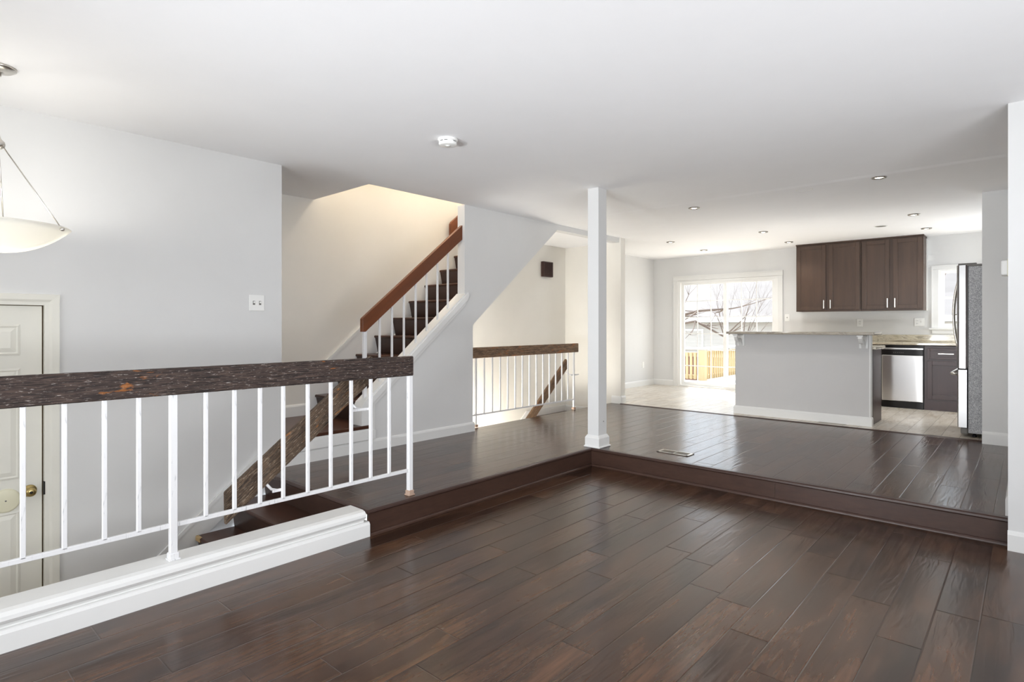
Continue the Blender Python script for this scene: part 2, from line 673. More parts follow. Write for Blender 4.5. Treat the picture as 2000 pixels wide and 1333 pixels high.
bm = cbox(-3.08, 1.85, -3.3, 4.53, ZL - 0.06, ZL)
struct('floor_living', bm, M['floor'])
bm = cbox(XS - 0.12, -3.06, 2.085, 4.53, -0.03, 0.0)
box(bm, XS - 0.12, -3.02, 4.53, 7.36, -0.03, 0.0)
box(bm, -3.02, -0.095, 4.54, 7.36, -0.03, 0.0)
struct('floor_upper', bm, M['floor'])
bm = cbox(-4.47, 0.45, 7.36, YB + 0.12, -0.05, 0.001)
box(bm, XP, -4.47, 7.49, YB + 0.12, -0.05, 0.001)
struct('floor_kitchen', bm, M['tile'])
bm = prism(BM(), [(7.335, 0.0), (7.345, 0.007), (7.375, 0.007), (7.39, 0.001), (7.39, -0.02), (7.335, -0.02)], 'x', -4.46, -0.345)
struct('trim_1', bm, M['nosing'])
struct('floor_foyer', cbox(XP, -3.0, -3.3, 1.45, ZF - 0.05, ZF), M['tile'])

# nosings and risers of the long step
bm = prism(BM(), [(-3.075, 0.0015), (-3.052, 0.0015), (-3.042, -0.006), (-3.040, -0.016), (-3.046, -0.024), (-3.075, -0.026)], 'y', 2.06, 4.53)
prism(bm, [(2.095, 0.001), (2.066, 0.001), (2.056, -0.006), (2.055, -0.017), (2.062, -0.025), (2.095, -0.026)], 'x', XS, -3.045)
struct('trim_2', bm, M['nosing'])
bm = prism(BM(), [(4.56, 0.001), (4.518, 0.001), (4.508, -0.006), (4.507, -0.018), (4.514, -0.026), (4.56, -0.027)], 'x', -3.04, -0.096)
struct('trim_3', bm, M['nosing'])
bm = cbox(-3.08, -3.06, 2.08, 4.535, ZL, -0.024)
prism(bm, [(-3.06, ZL), (-3.042, ZL), (-3.043, ZL + 0.009), (-3.050, ZL + 0.017), (-3.06, ZL + 0.019)], 'y', 2.08, 4.53)
struct('trim_4', bm, M['riser'])
bm = cbox(-3.06, -1.42, 4.53, 4.55, ZL, -0.024, 0.0008)
box(bm, -1.418, -0.095, 4.53, 4.55, ZL, -0.024, 0.0008)
prism(bm, [(4.53, ZL), (4.512, ZL), (4.513, ZL + 0.009), (4.519, ZL + 0.017), (4.53, ZL + 0.019)], 'x', -3.06, -0.096)
struct('trim_5', bm, M['riser'])

# ceiling
bm = cbox(XS, 1.95, -3.4, YB + 0.12, CZ, CZ + 0.1)
box(bm, XP - 0.1, XS, -3.4, 3.06, CZ, CZ + 0.1)
box(bm, XP - 0.1, XS, 7.38, YB + 0.12, CZ, CZ + 0.1)
prism(bm, [(5.72, CZ + 0.001), (5.80, CZ - 0.0055), (5.83, CZ - 0.0055), (6.25, CZ + 0.001)], 'x', XS + 0.1, -0.1)
struct('ceiling', bm, M['ceiling'])
# ceiling under the upper flight, over the basement stair
bm = prism(BM(), [(4.384, 1.153), (5.889, 2.372), (7.38, 2.372), (7.38, 2.43), (5.84, 2.43), (4.384, 1.25)], 'x', XP, XS - 0.02)
struct('ceiling_alcove', bm, M['ceiling'])

# stair wall with its open diagonal
bm = prism(BM(), [(3.08, 0.0), (3.08, 0.40), (4.262, 1.38), (4.262, CZ), (7.38, CZ), (7.38, 2.37), (5.889, 2.37), (4.384, 1.153), (4.384, 0.0)], 'x', XS - 0.11, XS)
struct('wall_stair', bm, M['wall'])
# party wall
struct('wall_party', cbox(XP - 0.1, XP, 2.0, 7.45, -2.0, 5.3), M['cream'])
struct('wall_party_kitchen', cbox(XP - 0.1, XP, 7.45, YB + 0.12, -0.1, CZ), M['wall'])
# left wall with the foyer door opening
bm = cbox(XS - 0.10, XS, 0.735, 2.233, ZF, CZ)
box(bm, XS - 0.10, XS, -3.3, -0.12, ZF, CZ)
box(bm, XS - 0.10, XS, -0.12, 0.735, 1.284, CZ)
box(bm, XP, XS - 0.10, 2.133, 2.233, -0.2, CZ)
struct('wall_left', bm, M['wall'])
struct('wall_closet', cbox(XP, XS - 0.1, -0.3, -0.2, ZF, CZ), M['wall'])
# wall between the basement stair and the kitchen
struct('wall_divider', cbox(XP, -4.47, 7.38, 7.50, -1.6, CZ), M['cream'])
# kitchen back wall with door and window openings
bm = cbox(XP - 0.1, -4.975, YB, YB + 0.12, -0.1, CZ)
box(bm, -4.975, -3.16, YB, YB + 0.12, 1.995, CZ)
box(bm, -4.975, -3.16, YB, YB + 0.12, -0.1, 0.0)
box(bm, -3.16, -0.975, YB, YB + 0.12, -0.1, CZ)
box(bm, -0.975, -0.22, YB, YB + 0.12, 1.96, CZ)
box(bm, -0.975, -0.22, YB, YB + 0.12, -0.1, 1.11)
box(bm, -0.22, 0.55, YB, YB + 0.12, -0.1, CZ)
struct('wall_back', bm, M['wall'])
struct('wall_kitchen_right', cbox(0.43, 0.55, 7.22, YB, -0.1, CZ), M['wall'])
# right side: stub by the refrigerator, hall wall, near wall
struct('wall_stub', cbox(-0.344, 0.43, 7.22, 7.34, -0.05, CZ), M['wall'])
struct('wall_right', cbox(-0.093, 0.03, 4.56, 7.22, -0.1, CZ), M['wall'])
struct('wall_near', cbox(-0.094, 1.85, 4.44, 4.56, ZL - 0.05, CZ), M['wall'])
# living room behind the camera
struct('wall_side', cbox(1.8, 1.92, -3.3, 4.5, ZL - 0.05, CZ), M['wall'])
bm = cbox(-3.1, 1.9, -3.32, -3.2, ZL - 0.05, CZ)
box(bm, -4.6, -3.1, -3.32, -3.2, ZF, CZ)
struct('wall_front', bm, M['wall'])
for nm, (x0, x1, y0, y1, z0, z1), ax in (('added_frame_3', (-2.4, 1.4, -3.22, -3.18, 0.25, 2.32), 'x'), ('added_frame_4', (1.78, 1.82, -0.9, 2.3, 0.3, 1.6), 'y'), ('added_frame_5', (-4.4, -3.1, -3.22, -3.18, 0.8, 2.25), 'x')):  # added unseen window frames on solid walls; nothing shines through them
    bm = cbox(x0, x1, y0, y1, z0, z0 + 0.06)
    box(bm, x0, x1, y0, y1, z1 - 0.06, z1)
    for k in range(4):
        f = k / 3
        if ax == 'x':
            xx = x0 + 0.03 + f * (x1 - x0 - 0.06)
            box(bm, xx - 0.03, xx + 0.03, y0, y1, z0, z1)
        else:
            yy = y0 + 0.03 + f * (y1 - y0 - 0.06)
            box(bm, x0, x1, yy - 0.03, yy + 0.03, z0, z1)
    struct(nm, bm, M['vinyl'])
# foyer side wall under the kerb and under the landing
bm = cbox(-3.22, -3.08, -3.2, 2.0, ZF, ZL - 0.06)
struct('wall_foyer', bm, M['wall'])
# upper stair hall
bm = cbox(XS - 0.02, XS + 0.1, 3.0, 8.0, CZ + 0.1, 5.2)
box(bm, XP, XS, 2.9, 3.0, CZ + 0.1, 5.2)
box(bm, XP, XS, 7.9, 8.0, CZ + 0.1, 5.2)
struct('wall_upstairs', bm, M['cream'])
struct('ceiling_upstairs', cbox(XP - 0.1, XS + 0.1, 2.9, 8.0, 5.2, 5.3), M['ceiling'])
# basement well
bm = cbox(XS - 0.12, XS - 0.02, 4.3, 7.38, -2.0, -0.03)
box(bm, XP, XS - 0.02, 3.2, 3.3, -2.0, 0.15)
box(bm, XP - 0.1, XS, 3.2, 7.5, -2.1, -2.0)
struct('wall_basement', bm, M['cream'])
lamp('assumed_upstairs_lamp', 'POINT', (-4.9, 4.8, 4.8), 88, (1.0, 0.89, 0.76), radius=0.12)  # assumed lamp, unseen, for the warm glow up the stairwell


lamp('assumed_basement_lamp', 'POINT', (-5.0, 4.7, -0.95), 110, (1.0, 0.97, 0.91), radius=0.3)  # assumed lamp, unseen, brightening the alcove from below


def baseboard(name, pts_axis, a0, a1, face, sgn, z0, h, t=0.016):
    """board with a small stepped top; pts_axis 'x': runs along x, face is y; 'y': runs along y, face is x; sgn = outward"""
    p = [(face, z0), (face + sgn * t, z0), (face + sgn * t, z0 + h - 0.022), (face + sgn * (t - 0.005), z0 + h - 0.008), (face + sgn * 0.005, z0 + h), (face, z0 + h)]
    return prism(BM(), p, 'y' if pts_axis == 'y' else 'x', a0, a1)


struct('baseboard_stair', baseboard('', 'y', 2.14, 4.40, XS, 1, 0, 0.10), M['white'])
struct('baseboard_divider', baseboard('', 'x', -4.62, -4.455, 7.38, -1, 0, 0.11), M['white'])
struct('baseboard_divider_end', baseboard('', 'y', 7.366, 7.50, -4.47, 1, 0, 0.11), M['white'])
struct('baseboard_party', baseboard('', 'y', 7.50, YB, XP, 1, 0, 0.11), M['white'])
struct('baseboard_back', baseboard('', 'x', XP, -5.05, YB, -1, 0, 0.11), M['white'])
struct('baseboard_stub', baseboard('', 'x', -0.344, -0.095, 7.22, -1, 0, 0.12), M['white'])
struct('baseboard_right', baseboard('', 'y', 4.565, 7.20, -0.093, -1, 0, 0.12), M['white'])
struct('baseboard_near', baseboard('', 'x', -0.096, 1.8, 4.44, -1, ZL, 0.115), M['white'])
struct('baseboard_alcove', baseboard('', 'y', 2.24, 3.05, XP, 1, 0.235, 0.12), M['white'])
struct('baseboard_landing', baseboard('', 'x', XP, XS - 0.09, 7.38, -1, -0.20, 0.095), M['white'])
bm = prism(BM(), [(7.38, -0.105), (6.42, -0.105), (5.6, -0.80), (5.6, -1.0), (6.45, -0.22), (7.38, -0.22)], 'x', XP, XP + 0.016)
struct('trim_6', bm, M['white'])

# white kerb along the sunken floor's edge
prof = [(-3.22, 0.0), (-3.085, 0.0), (-3.060, -0.006), (-3.046, -0.020), (-3.044, -0.036), (-3.052, -0.048), (-3.066, -0.056), (-3.072, -0.068), (-3.072, -0.10), (-3.22, -0.10)]
bm = prism(BM(), prof, 'y', -3.2, 2.052)
prof = [(-3.20, ZL - 0.05), (-3.046, ZL - 0.0), (-3.046, -0.090), (-3.052, -0.078), (-3.058, -0.074), (-3.20, -0.074)]
prism(bm, prof, 'y', -3.2, 2.08)
struct('trim_7', bm, M['white'])
# skirt along the foyer stair on the left wall
bm = prism(BM(), [(0.80, -0.75), (0.98, -0.75), (1.40, -0.60), (2.06, -0.05), (2.06, -0.02), (2.233, 0.0), (2.233, 0.128), (2.03, 0.128), (1.354, -0.442), (1.0, -0.74)], 'x', XS, XS + 0.014)
prism(bm, [(2.233, 0.105), (2.233, 0.130), (2.024, 0.130), (1.0, -0.734), (1.0, -0.768), (2.035, 0.105)], 'x', XS + 0.002, XS + 0.022)
struct('trim_8', bm, M['white'])

# ------------------------------------------------------------------ stairs up
N_UP = 13
stair = thing('staircase', 'dark wood staircase climbing behind the grey diagonal stair wall', 'stairs', (-5.0, 3.0, 0.0))
# first wide step (platform)
bm = cbox(XP + 0.002, -4.478, 2.236, 3.062, 0.205, 0.236, 0.006, 2)
box(bm, XP + 0.002, -4.63, 3.05, 3.26, 0.19, 0.2355)
obj('platform_tread', bm, M['tread'], stair)
bm = cbox(XP + 0.002, -4.488, 2.236, 3.07, 0.10, 0.205)
box(bm, -4.488, -4.470, 2.236, 3.115, 0.105, 0.19, 0.003)
obj('platform_riser', bm, M['white'], stair, label='white painted riser below the first step')
TR = []
for k in range(1, N_UP):
    z = 0.236 + 0.2 * k
    y = 3.065 + 0.24 * (k - 1)
    x1 = -4.62
    bm = prism(BM(), [(y + 0.30, z), (y + 0.008, z), (y, z - 0.008), (y, z - 0.02), (y + 0.008, z - 0.028), (y + 0.30, z - 0.028)], 'x', XP + 0.016, x1)
    obj('tread', bm, M['tread'], stair)
    bm = prism(BM(), [(y + 0.012, z - 0.026), (y + 0.05, z - 0.20), (y + 0.07, z - 0.20), (y + 0.04, z - 0.026)], 'x', XP + 0.016, x1)
    obj('riser', bm, M['riser'], stair)
# skirt along the party wall
o0 = 3.065
bm = prism(BM(), [(3.02, 0.236), (3.02, 0.60), (3.06, 0.645), (3.06 + 2.88, 0.645 + 2.4), (3.10 + 2.88, 0.30 + 2.4), (3.12, 0.236)], 'x', XP, XP + 0.015)
prism(bm, [(3.00, 0.236), (3.00, 0.61), (3.06, 0.675), (5.94, 3.075), (5.94, 3.045), (3.075, 0.645), (3.03, 0.595), (3.03, 0.236)], 'x', XP + 0.001, XP + 0.022)
obj('wall_skirt', bm, M['white'], stair)
# closed white stringer with its moulding on the stair wall
ztop = lambda y: 0.447 + 0.826 * (y - 3.0)
bm = prism(BM(), [(2.975, 0.237), (2.975, 0.40), (3.005, ztop(3.005)), (4.262, ztop(4.262)), (4.262, ztop(4.262) - 0.095), (3.12, ztop(3.12) - 0.105), (3.06, ztop(3.06) - 0.16), (3.06, 0.237)], 'x', XS - 0.125, XS + 0.012)
prism(bm, [(3.055, ztop(3.055) - 0.02), (4.30, ztop(4.30) - 0.02), (4.31, ztop(4.30) - 0.055), (4.29, ztop(4.29) - 0.095), (3.06, ztop(3.06) - 0.09)], 'x', XS + 0.002, XS + 0.026, 0.004)
prism(bm, [(3.085, ztop(3.085) - 0.085), (4.275, ztop(4.275) - 0.085), (4.26, ztop(4.26) - 0.125), (3.115, ztop(3.115) - 0.125)], 'x', XS, XS + 0.016)
box(bm, XS, XS + 0.014, 3.068, 3.112, 0.17, 0.44)
obj('stringer', bm, M['white'], stair)

# handrail of the stairs up
ur = thing('stair_railing', 'orange-brown handrail on thin white balusters up the staircase', 'railing', (XS - 0.05, 3.05, 0.3))
XR2 = XS - 0.055
dz = 0.815
bm = BM()
top0, bot0 = 1.221, 1.088
pts = [(3.016, bot0), (3.016, top0 - 0.015), (3.03, top0), (4.262, top0 + dz * (4.262 - 3.03)), (4.262, top0 + dz * (4.262 - 3.03) - 0.155), (3.05, bot0)]
bm = prism(bm, [(p[0] - 3.016, p[1] - 1.15) for p in pts], 'x', -0.022, 0.022, 0.004)
# rebuilt with local Y along the slope so that the grain follows the rail
a = math.atan(dz)
bmesh.ops.rotate(bm, verts=bm.verts, cent=(0, 0, 0), matrix=Matrix.Rotation(-a, 3, 'X'))
me = bpy.data.meshes.new('rail')
bm.to_mesh(me)
bm.free()
me.materials.append(M['stain'])
r = bpy.data.objects.new('rail', me)
COL.objects.link(r)
r.parent = ur
r.location = Vector((XR2, 3.016, 1.15)) - ur.location
r.rotation_euler = (a, 0, 0)
obj('newel', box(BM(), XR2 - 0.016, XR2 + 0.016, 3.035, 3.067, 0.36, 1.10, 0.002), M['railpaint'], ur)
for y in (3.215, 3.356, 3.498, 3.643, 3.785, 3.928, 4.071, 4.213):
    if y < 4.2:
        obj('baluster', box(BM(), XR2 - 0.008, XR2 + 0.008, y - 0.008, y + 0.008, ztop(y) - 0.01, bot0 + dz * (y - 3.05) + 0.02), M['railpaint'], ur)

# far handrail end on the party wall
bm = prism(BM(), [(4.87, 2.24), (4.87, 2.42), (4.89, 2.45), (6.2, 3.52), (6.2, 3.32), (4.90, 2.27)], 'x', XP + 0.05, XP + 0.09, 0.004)
hw = thing('wall_handrail', 'dark brown handrail on the party wall high up the stairs', 'handrail', (XP + 0.07, 4.9, 2.3))
obj('rail', bm, M['stain'], hw)
obj('bracket', tube(BM(), [(XP, 5.3, 2.62), (XP + 0.07, 5.3, 2.60), (XP + 0.07, 5.3, 2.66)], 0.008), M['nickel'], hw)

# ------------------------------------------------------------------ stairs down to the foyer
fs = thing('foyer_stairs', 'dark wood steps going down from the landing to the foyer', 'stairs', (-3.8, 1.8, ZF))
for k in range(1, 4):
    z = -0.1875 * k
    y = 2.063 - 0.24 * k
    bm = prism(BM(), [(y + 0.27, z), (y + 0.008, z), (y, z - 0.008), (y, z - 0.02), (y + 0.008, z - 0.028), (y + 0.27, z - 0.028)], 'x', XS + 0.016, -3.225)
    o = obj('tread', bm, M['tread'], fs)
    if k == 2:
        obj('tread_end', cbox(XS + 0.015, XS + 0.09, y - 0.004, y + 0.02, z - 0.034, z + 0.002, 0.004), M['bareedge'], o, label='bare pale wood tread end')
for k in range(0, 4):
    z = -0.1875 * k
    y = 2.063 - 0.24 * k
    bm = prism(BM(), [(y + 0.012, z - 0.026), (y + 0.03, z - 0.1875), (y + 0.05, z - 0.1875), (y + 0.04, z - 0.026)], 'x', XS + 0.016, -3.225)
    obj('riser', bm, M['riser'], fs)

# stairs down to the basement (mostly hidden below the floor edge)
bs = thing('basement_stairs', 'steps dropping to the basement behind the far railing', 'stairs', (-5.0, 6.0, -2.0))
obj('landing', cbox(XP + 0.016, XS - 0.12, 6.4, 7.38, -0.25, -0.20), M['tread'], bs)
for k in range(1, 6):
    z = -0.20 - 0.2 * k
    y = 6.4 - 0.24 * k
    obj('tread', cbox(XP + 0.016, XS - 0.12, y, y + 0.27, z - 0.03, z), M['tread'], bs)
    obj('riser', cbox(XP + 0.016, XS - 0.12, y + 0.24, y + 0.255, z, z + 0.2), M['riser'], bs)


# ------------------------------------------------------------------ railings
def bent_bracket(name, parent, x, xr, ym, z, ztop_, y0, y1):
    bm = BM()
    box(bm, x - 0.004, x + 0.004, y0, y1, z - 0.008, z + 0.008, 0.001)
    tube(bm, [(x, ym, z), (x - 0.03, ym - 0.02, z + 0.004), (xr + 0.008, ym - 0.035, z + 0.03), (xr, ym - 0.04, z + 0.07), (xr, ym - 0.04, ztop_)], 0.008, 8)
    return obj(name, bm, M['railpaint'], parent)


XA = -3.12
ra = thing('landing_railing', 'white metal railing with a thick worn dark wood top rail along the white kerb', 'railing', (XA, 1.0, 0.0))
worn_beam('top_rail', (XA, -2.6, 0.868), (XA, 2.458, 0.872), 0.046, 0.131, M['weather'], ra, 0.0005, 220)
obj('bottom_bar', cbox(XA - 0.009, XA + 0.009, -2.6, 2.43, 0.157, 0.179, 0.002), M['railpaint'], ra)
b0 = obj('baluster', cbox(XA - 0.009, XA + 0.009, 0.431 - 0.009, 0.431 + 0.009, 0.172, 0.806, 0.0015), M['railpaint'], ra)
ys = [0.570, 0.716, 0.851, 1.148, 1.290, 1.426, 1.557, 1.705, 1.853, 1.993, 2.135, 2.277]
ys += [0.29 - 0.14 * k for k in range(0, 20) if k != 4]
for y in ys:
    c = b0.copy()
    COL.objects.link(c)
    c.location = b0.location + Vector((0, y - 0.431, 0))
for y, zb in ((0.997, 0.0), (2.445, 0.0), (-0.55, 0.0)):
    p = obj('post', cbox(XA - 0.016, XA + 0.016, y - 0.016, y + 0.016, zb, 0.806, 0.002), M['railpaint'], ra)
    bm = cbox(XA - 0.022, XA + 0.022, y - 0.022, y + 0.022, zb, zb + 0.035, 0.004)
    box(bm, XA - 0.026, XA + 0.026, y - 0.026, y + 0.026, zb, zb + 0.008, 0.002)
    obj('post_foot', bm, M['rust'] if y > 2 else M['railpaint'], p, label='rusty flaking post foot' if y > 2 else None)

XH = -3.20
ha = thing('handrail', 'worn dark wood handrail sloping down the foyer stairs behind the white balusters', 'handrail', (XH, 1.7, 0.4))
worn_beam('rail', (XH, 1.275, 0.168), (XH, 2.235, 0.168 + 0.96 * 0.765), 0.036, 0.138, M['weather3'], ha, 0.0005, 80, end0=0.74, end1=-0.25)
bent_bracket('bracket', ha, XA - 0.012, XH, 1.53, 0.222, 0.31, 1.50, 1.56)
bent_bracket('bracket', ha, XA - 0.012, XH, 2.08, 0.615, 0.72, 1.99, 2.13)

XB = -4.645
rb = thing('stairwell_railing', 'white metal railing with a brown wood top rail guarding the basement stairwell', 'railing', (XB, 5.5, 0.0))
worn_beam('top_rail', (XB, 4.42, 0.838), (XB, 6.53, 0.842), 0.04, 0.121, M['weather2'], rb, 0.0005, 110)
obj('bottom_bar', cbox(XB - 0.008, XB + 0.008, 4.45, 6.45, 0.128, 0.146, 0.002), M['railpaint'], rb)
yb = [4.57 + i * (6.446 - 4.57) / 14 for i in range(15)]
b0 = obj('baluster', cbox(XB - 0.008, XB + 0.008, yb[1] - 0.008, yb[1] + 0.008, 0.14, 0.78, 0.0015), M['railpaint'], rb)
for y in yb[2:-1]:
    c = b0.copy()
    COL.objects.link(c)
    c.location = b0.location + Vector((0, y - yb[1], 0))
for y in (yb[0], yb[-1]):
    p = obj('post', cbox(XB - 0.011, XB + 0.011, y - 0.011, y + 0.011, 0, 0.78, 0.002), M['railpaint'], rb)
    obj('post_foot', cbox(XB - 0.022, XB + 0.022, y - 0.022, y + 0.022, 0, 0.03, 0.004), M['rust'], p, label='rusty post foot')
XC = -4.76
hb = thing('handrail', 'brown wood handrail slanting down into the basement stairwell', 'handrail', (XC, 5.9, 0.2))
worn_beam('rail', (XC, 5.15, -0.48), (XC, 6.44, 0.63), 0.036, 0.115, M['weather2'], hb, 0.0005, 90, end0=0.8, end1=0.3)
bent_bracket('bracket', hb, XB - 0.012, XC, 6.44, 0.47, 0.56, 6.40, 6.58)

# ------------------------------------------------------------------ support post
sp = thing('support_post', 'square grey post with a white base at the inner corner of the step', 'post', (-3.055, 4.615, 0))
obj('shaft', cbox(-3.118, -2.998, 4.552, 4.695, 0.02, CZ, 0.003), M['wall'], sp)
bm = prism(BM(), [(-3.136, 4.534), (-2.98, 4.534), (-2.98, 4.713), (-3.136, 4.713)], 'z', 0.0, 0.088)
t = bmesh.new()
lo = [(-3.136, 4.534), (-2.98, 4.534), (-2.98, 4.713), (-3.136, 4.713)]
hi = [(-3.121, 4.549), (-2.995, 4.549), (-2.995, 4.698), (-3.121, 4.698)]
A = [t.verts.new((x, y, 0.088)) for x, y in lo]
B = [t.verts.new((x, y, 0.115)) for x, y in hi]
for i in range(4):
    t.faces.new((A[i], A[(i + 1) % 4], B[(i + 1) % 4], B[i]))
t.faces.new(B)
merge(bm, t)
bs_ = obj('base_moulding', bm, M['white'], sp)
obj('shoe_moulding', cbox(-3.145, -2.968, 4.524, 4.722, 0.0, 0.014, 0.004), M['white'], bs_)
obj('screw_hole', lathe(BM(), [(0.0, 0.0015), (0.006, 0.0015), (0.007, 0)], (-2.998, 4.64, 0.24), 'x', 12), M['slot'], sp)

# ------------------------------------------------------------------ foyer door (in the left wall)
d1 = struct_empty('door_1', (XS, 0.3, ZF))
xd = XS - 0.018
bm = cbox(xd - 0.035, xd, -0.10, 0.715, ZF + 0.01, 1.264, 0.002)
obj('slab', bm, M['door'], d1)


def raised_panel(y0, y1, z0, z1, x, parent, mat, depth=0.012):
    """sunk moulding ring with a raised field, on the +x face of a door"""
    t = bmesh.new()
    loops = [(0.0, 0.0015), (0.012, -depth * 0.0 + 0.006), (0.020, 0.001), (0.045, 0.008)]
    rings = []
    for ins, xo in loops:
        rings.append([t.verts.new((x + xo, y, z)) for y, z in ((y0 + ins, z0 + ins), (y1 - ins, z0 + ins), (y1 - ins, z1 - ins), (y0 + ins, z1 - ins))])
    for a, b in zip(rings, rings[1:]):
        for i in range(4):
            t.faces.new((a[i], a[(i + 1) % 4], b[(i + 1) % 4], b[i]))
    t.faces.new(rings[-1])
    bmesh.ops.recalc_face_normals(t, faces=t.faces)
    b_ = BM()
    merge(b_, t)
    return obj('panel', b_, mat, parent)


for (y0, y1) in ((0.365, 0.612), (0.01, 0.257)):
    for (z0, z1) in ((0.965, 1.152), (0.225, 0.888), (-0.60, 0.035)):
        raised_panel(y0, y1, z0, z1, xd, d1, M['door'])
for a_, b_ in ((0.72, 0.80), ):
    bm = BM()
    prism(bm, [(XS - 0.03, 0.722), (XS + 0.010, 0.722), (XS + 0.012, 0.745), (XS + 0.018, 0.760), (XS + 0.020, 0.795), (XS, 0.797), (XS - 0.03, 0.735)], 'z', ZF, 1.33)
    prism(bm, [(XS - 0.03, -0.107), (XS + 0.010, -0.107), (XS + 0.012, -0.13), (XS + 0.018, -0.145), (XS + 0.020, -0.18), (XS, -0.182), (XS - 0.03, -0.12)], 'z', ZF, 1.33)
    prism(bm, [(XS - 0.03, 1.268), (XS + 0.010, 1.268), (XS + 0.012, 1.288), (XS + 0.018, 1.302), (XS + 0.020, 1.334), (XS, 1.336), (XS - 0.03, 1.286)], 'y', -0.182, 0.797)
obj('casing', bm, M['door'], d1)
obj('jamb_stop', box(box(cbox(xd - 0.06, xd - 0.036, -0.115, 0.735, 1.20, 1.282), xd - 0.06, xd - 0.036, 0.66, 0.735, ZF, 1.20), xd - 0.06, xd - 0.036, -0.115, -0.06, ZF, 1.20), M['jamb'], d1)  # brown backing added behind the gap around the slab
kn = obj('knob', lathe(BM(), [(0.0, 0.062), (0.018, 0.061), (0.026, 0.055), (0.028, 0.046), (0.024, 0.034), (0.013, 0.026), (0.012, 0.012), (0.032, 0.010), (0.036, 0.004), (0.036, 0.0)], (xd, 0.655, 0.142), 'x', 28), M['brass'], d1)
obj('keyhole', lathe(BM(), [(0.0, 0.0635), (0.008, 0.0635), (0.009, 0.061)], (xd, 0.655, 0.142), 'x', 14), M['dark'], kn)
obj('latch_strike', cbox(XS - 0.005, XS + 0.012, 0.717, 0.726, 0.11, 0.19), M['dark'], d1)
wp = obj('wall_protector', lathe(BM(), [(0.0, 0.012), (0.058, 0.012), (0.066, 0.010), (0.07, 0.004), (0.07, 0.0)], (xd, 0.545, 0.105), 'x', 36), M['ivory'], d1, label='round ivory disc on the door')
obj('screw', lathe(BM(), [(0.0, 0.0135), (0.004, 0.0135), (0.005, 0.0115)], (xd, 0.545, 0.105), 'x', 10), M['slot'], wp)


# ------------------------------------------------------------------ switches and outlets
def plate_y(name, label, cat, x, z, w, h, y, kinds):
    """plate on a wall whose face looks towards -y"""
    t_ = thing(name, label, cat, (x, y, z))
    obj('plate', cbox(x - w / 2, x + w / 2, y - 0.006, y, z - h / 2, z + h / 2, 0.002), M['plate'], t_)
    for dx, k in kinds:
        if k == 'duplex':
            for s in (-1, 1):
                so = obj('socket', cbox(x + dx - 0.016, x + dx + 0.016, y - 0.009, y - 0.005, z + s * 0.02 - 0.014, z + s * 0.02 + 0.014, 0.003), M['plate'], t_)
                bm_ = BM()
                for q in (-0.006, 0.006):
                    box(bm_, x + dx + q - 0.0015, x + dx + q + 0.0015, y - 0.0098, y - 0.008, z + s * 0.02 - 0.004, z + s * 0.02 + 0.006)
                obj('slots', bm_, M['slot'], so)
        else:
            obj('toggle', cbox(x + dx - 0.005, x + dx + 0.005, y - 0.016, y - 0.005, z - 0.006, z + 0.012, 0.002), M['slot'] if k == 'jack' else M['plate'], t_)
    return t_


def plate_x(name, label, cat, y, z, w, h, x, kinds):
    t_ = thing(name, label, cat, (x, y, z))
    obj('plate', cbox(x, x + 0.006, y - w / 2, y + w / 2, z - h / 2, z + h / 2, 0.002), M['plate'], t_)
    for dy, k in kinds:
        if k == 'duplex':
            for s in (-1, 1):
                obj('socket', cbox(x + 0.005, x + 0.009, y + dy - 0.016, y + dy + 0.016, z + s * 0.02 - 0.014, z + s * 0.02 + 0.014, 0.003), M['plate'], t_)
        else:
            tg = obj('toggle', cbox(x + 0.005, x + 0.018, y + dy - 0.005, y + dy + 0.005, z - 0.003, z + 0.012, 0.002), M['plate'], t_)
            obj('toggle_slot', cbox(x + 0.0055, x + 0.0068, y + dy - 0.0085, y + dy + 0.0085, z - 0.016, z + 0.016), M['slot'], tg)
    return t_


plate_x('light_switch', 'white double light switch on the left wall above the railing', 'switch', 2.03, 1.322, 0.118, 0.122, XS, [(-0.024, 't'), (0.024, 't')])
plate_x('wall_outlet', 'white outlet low on the sunlit wall left of the sliding door', 'outlet', 9.85, 0.40, 0.072, 0.115, XP, [(0, 'duplex')])
plate_y('light_switch', 'small white switch plate beside the sliding door frame', 'switch', -3.02, 1.279, 0.074, 0.118, YB, [(0, 'jack')])
plate_y('wall_outlet', 'white duplex outlet below the upper cabinets, above the bar counter end', 'outlet', -1.96, 1.19, 0.078, 0.118, YB, [(0, 'duplex')])
plate_y('wall_outlet', 'wide white combined outlet and switch left of the kitchen window', 'outlet', -1.20, 1.199, 0.122, 0.115, YB, [(-0.026, 'duplex'), (0.026, 't')])

# door chime box in the alcove
ch = thing('door_chime', 'dark brown ribbed door chime box high in the stairwell alcove', 'chime', (XP, 6.88, 2.0))
bm = cbox(XP, XP + 0.055, 6.765, 7.0, 1.885, 2.115, 0.008, 2)
hs = obj('housing', bm, M['chime'], ch)
for k in range(7):
    y = 6.805 + k * 0.026
    obj('rib', cbox(XP + 0.054, XP + 0.064, y - 0.006, y + 0.006, 1.90, 2.10, 0.003), M['chime'], ch)

# thermostat on the right hand hall wall, seen edge-on
th = thing('thermostat', 'white rounded thermostat sticking out from the near right wall edge', 'thermostat', (-0.093, 4.64, 1.49))
obj('body', cbox(-0.130, -0.093, 4.58, 4.70, 1.448, 1.54, 0.010, 3), M['plate'], th)
obj('base', cbox(-0.100, -0.093, 4.575, 4.705, 1.442, 1.546, 0.002), M['ivory'], th)

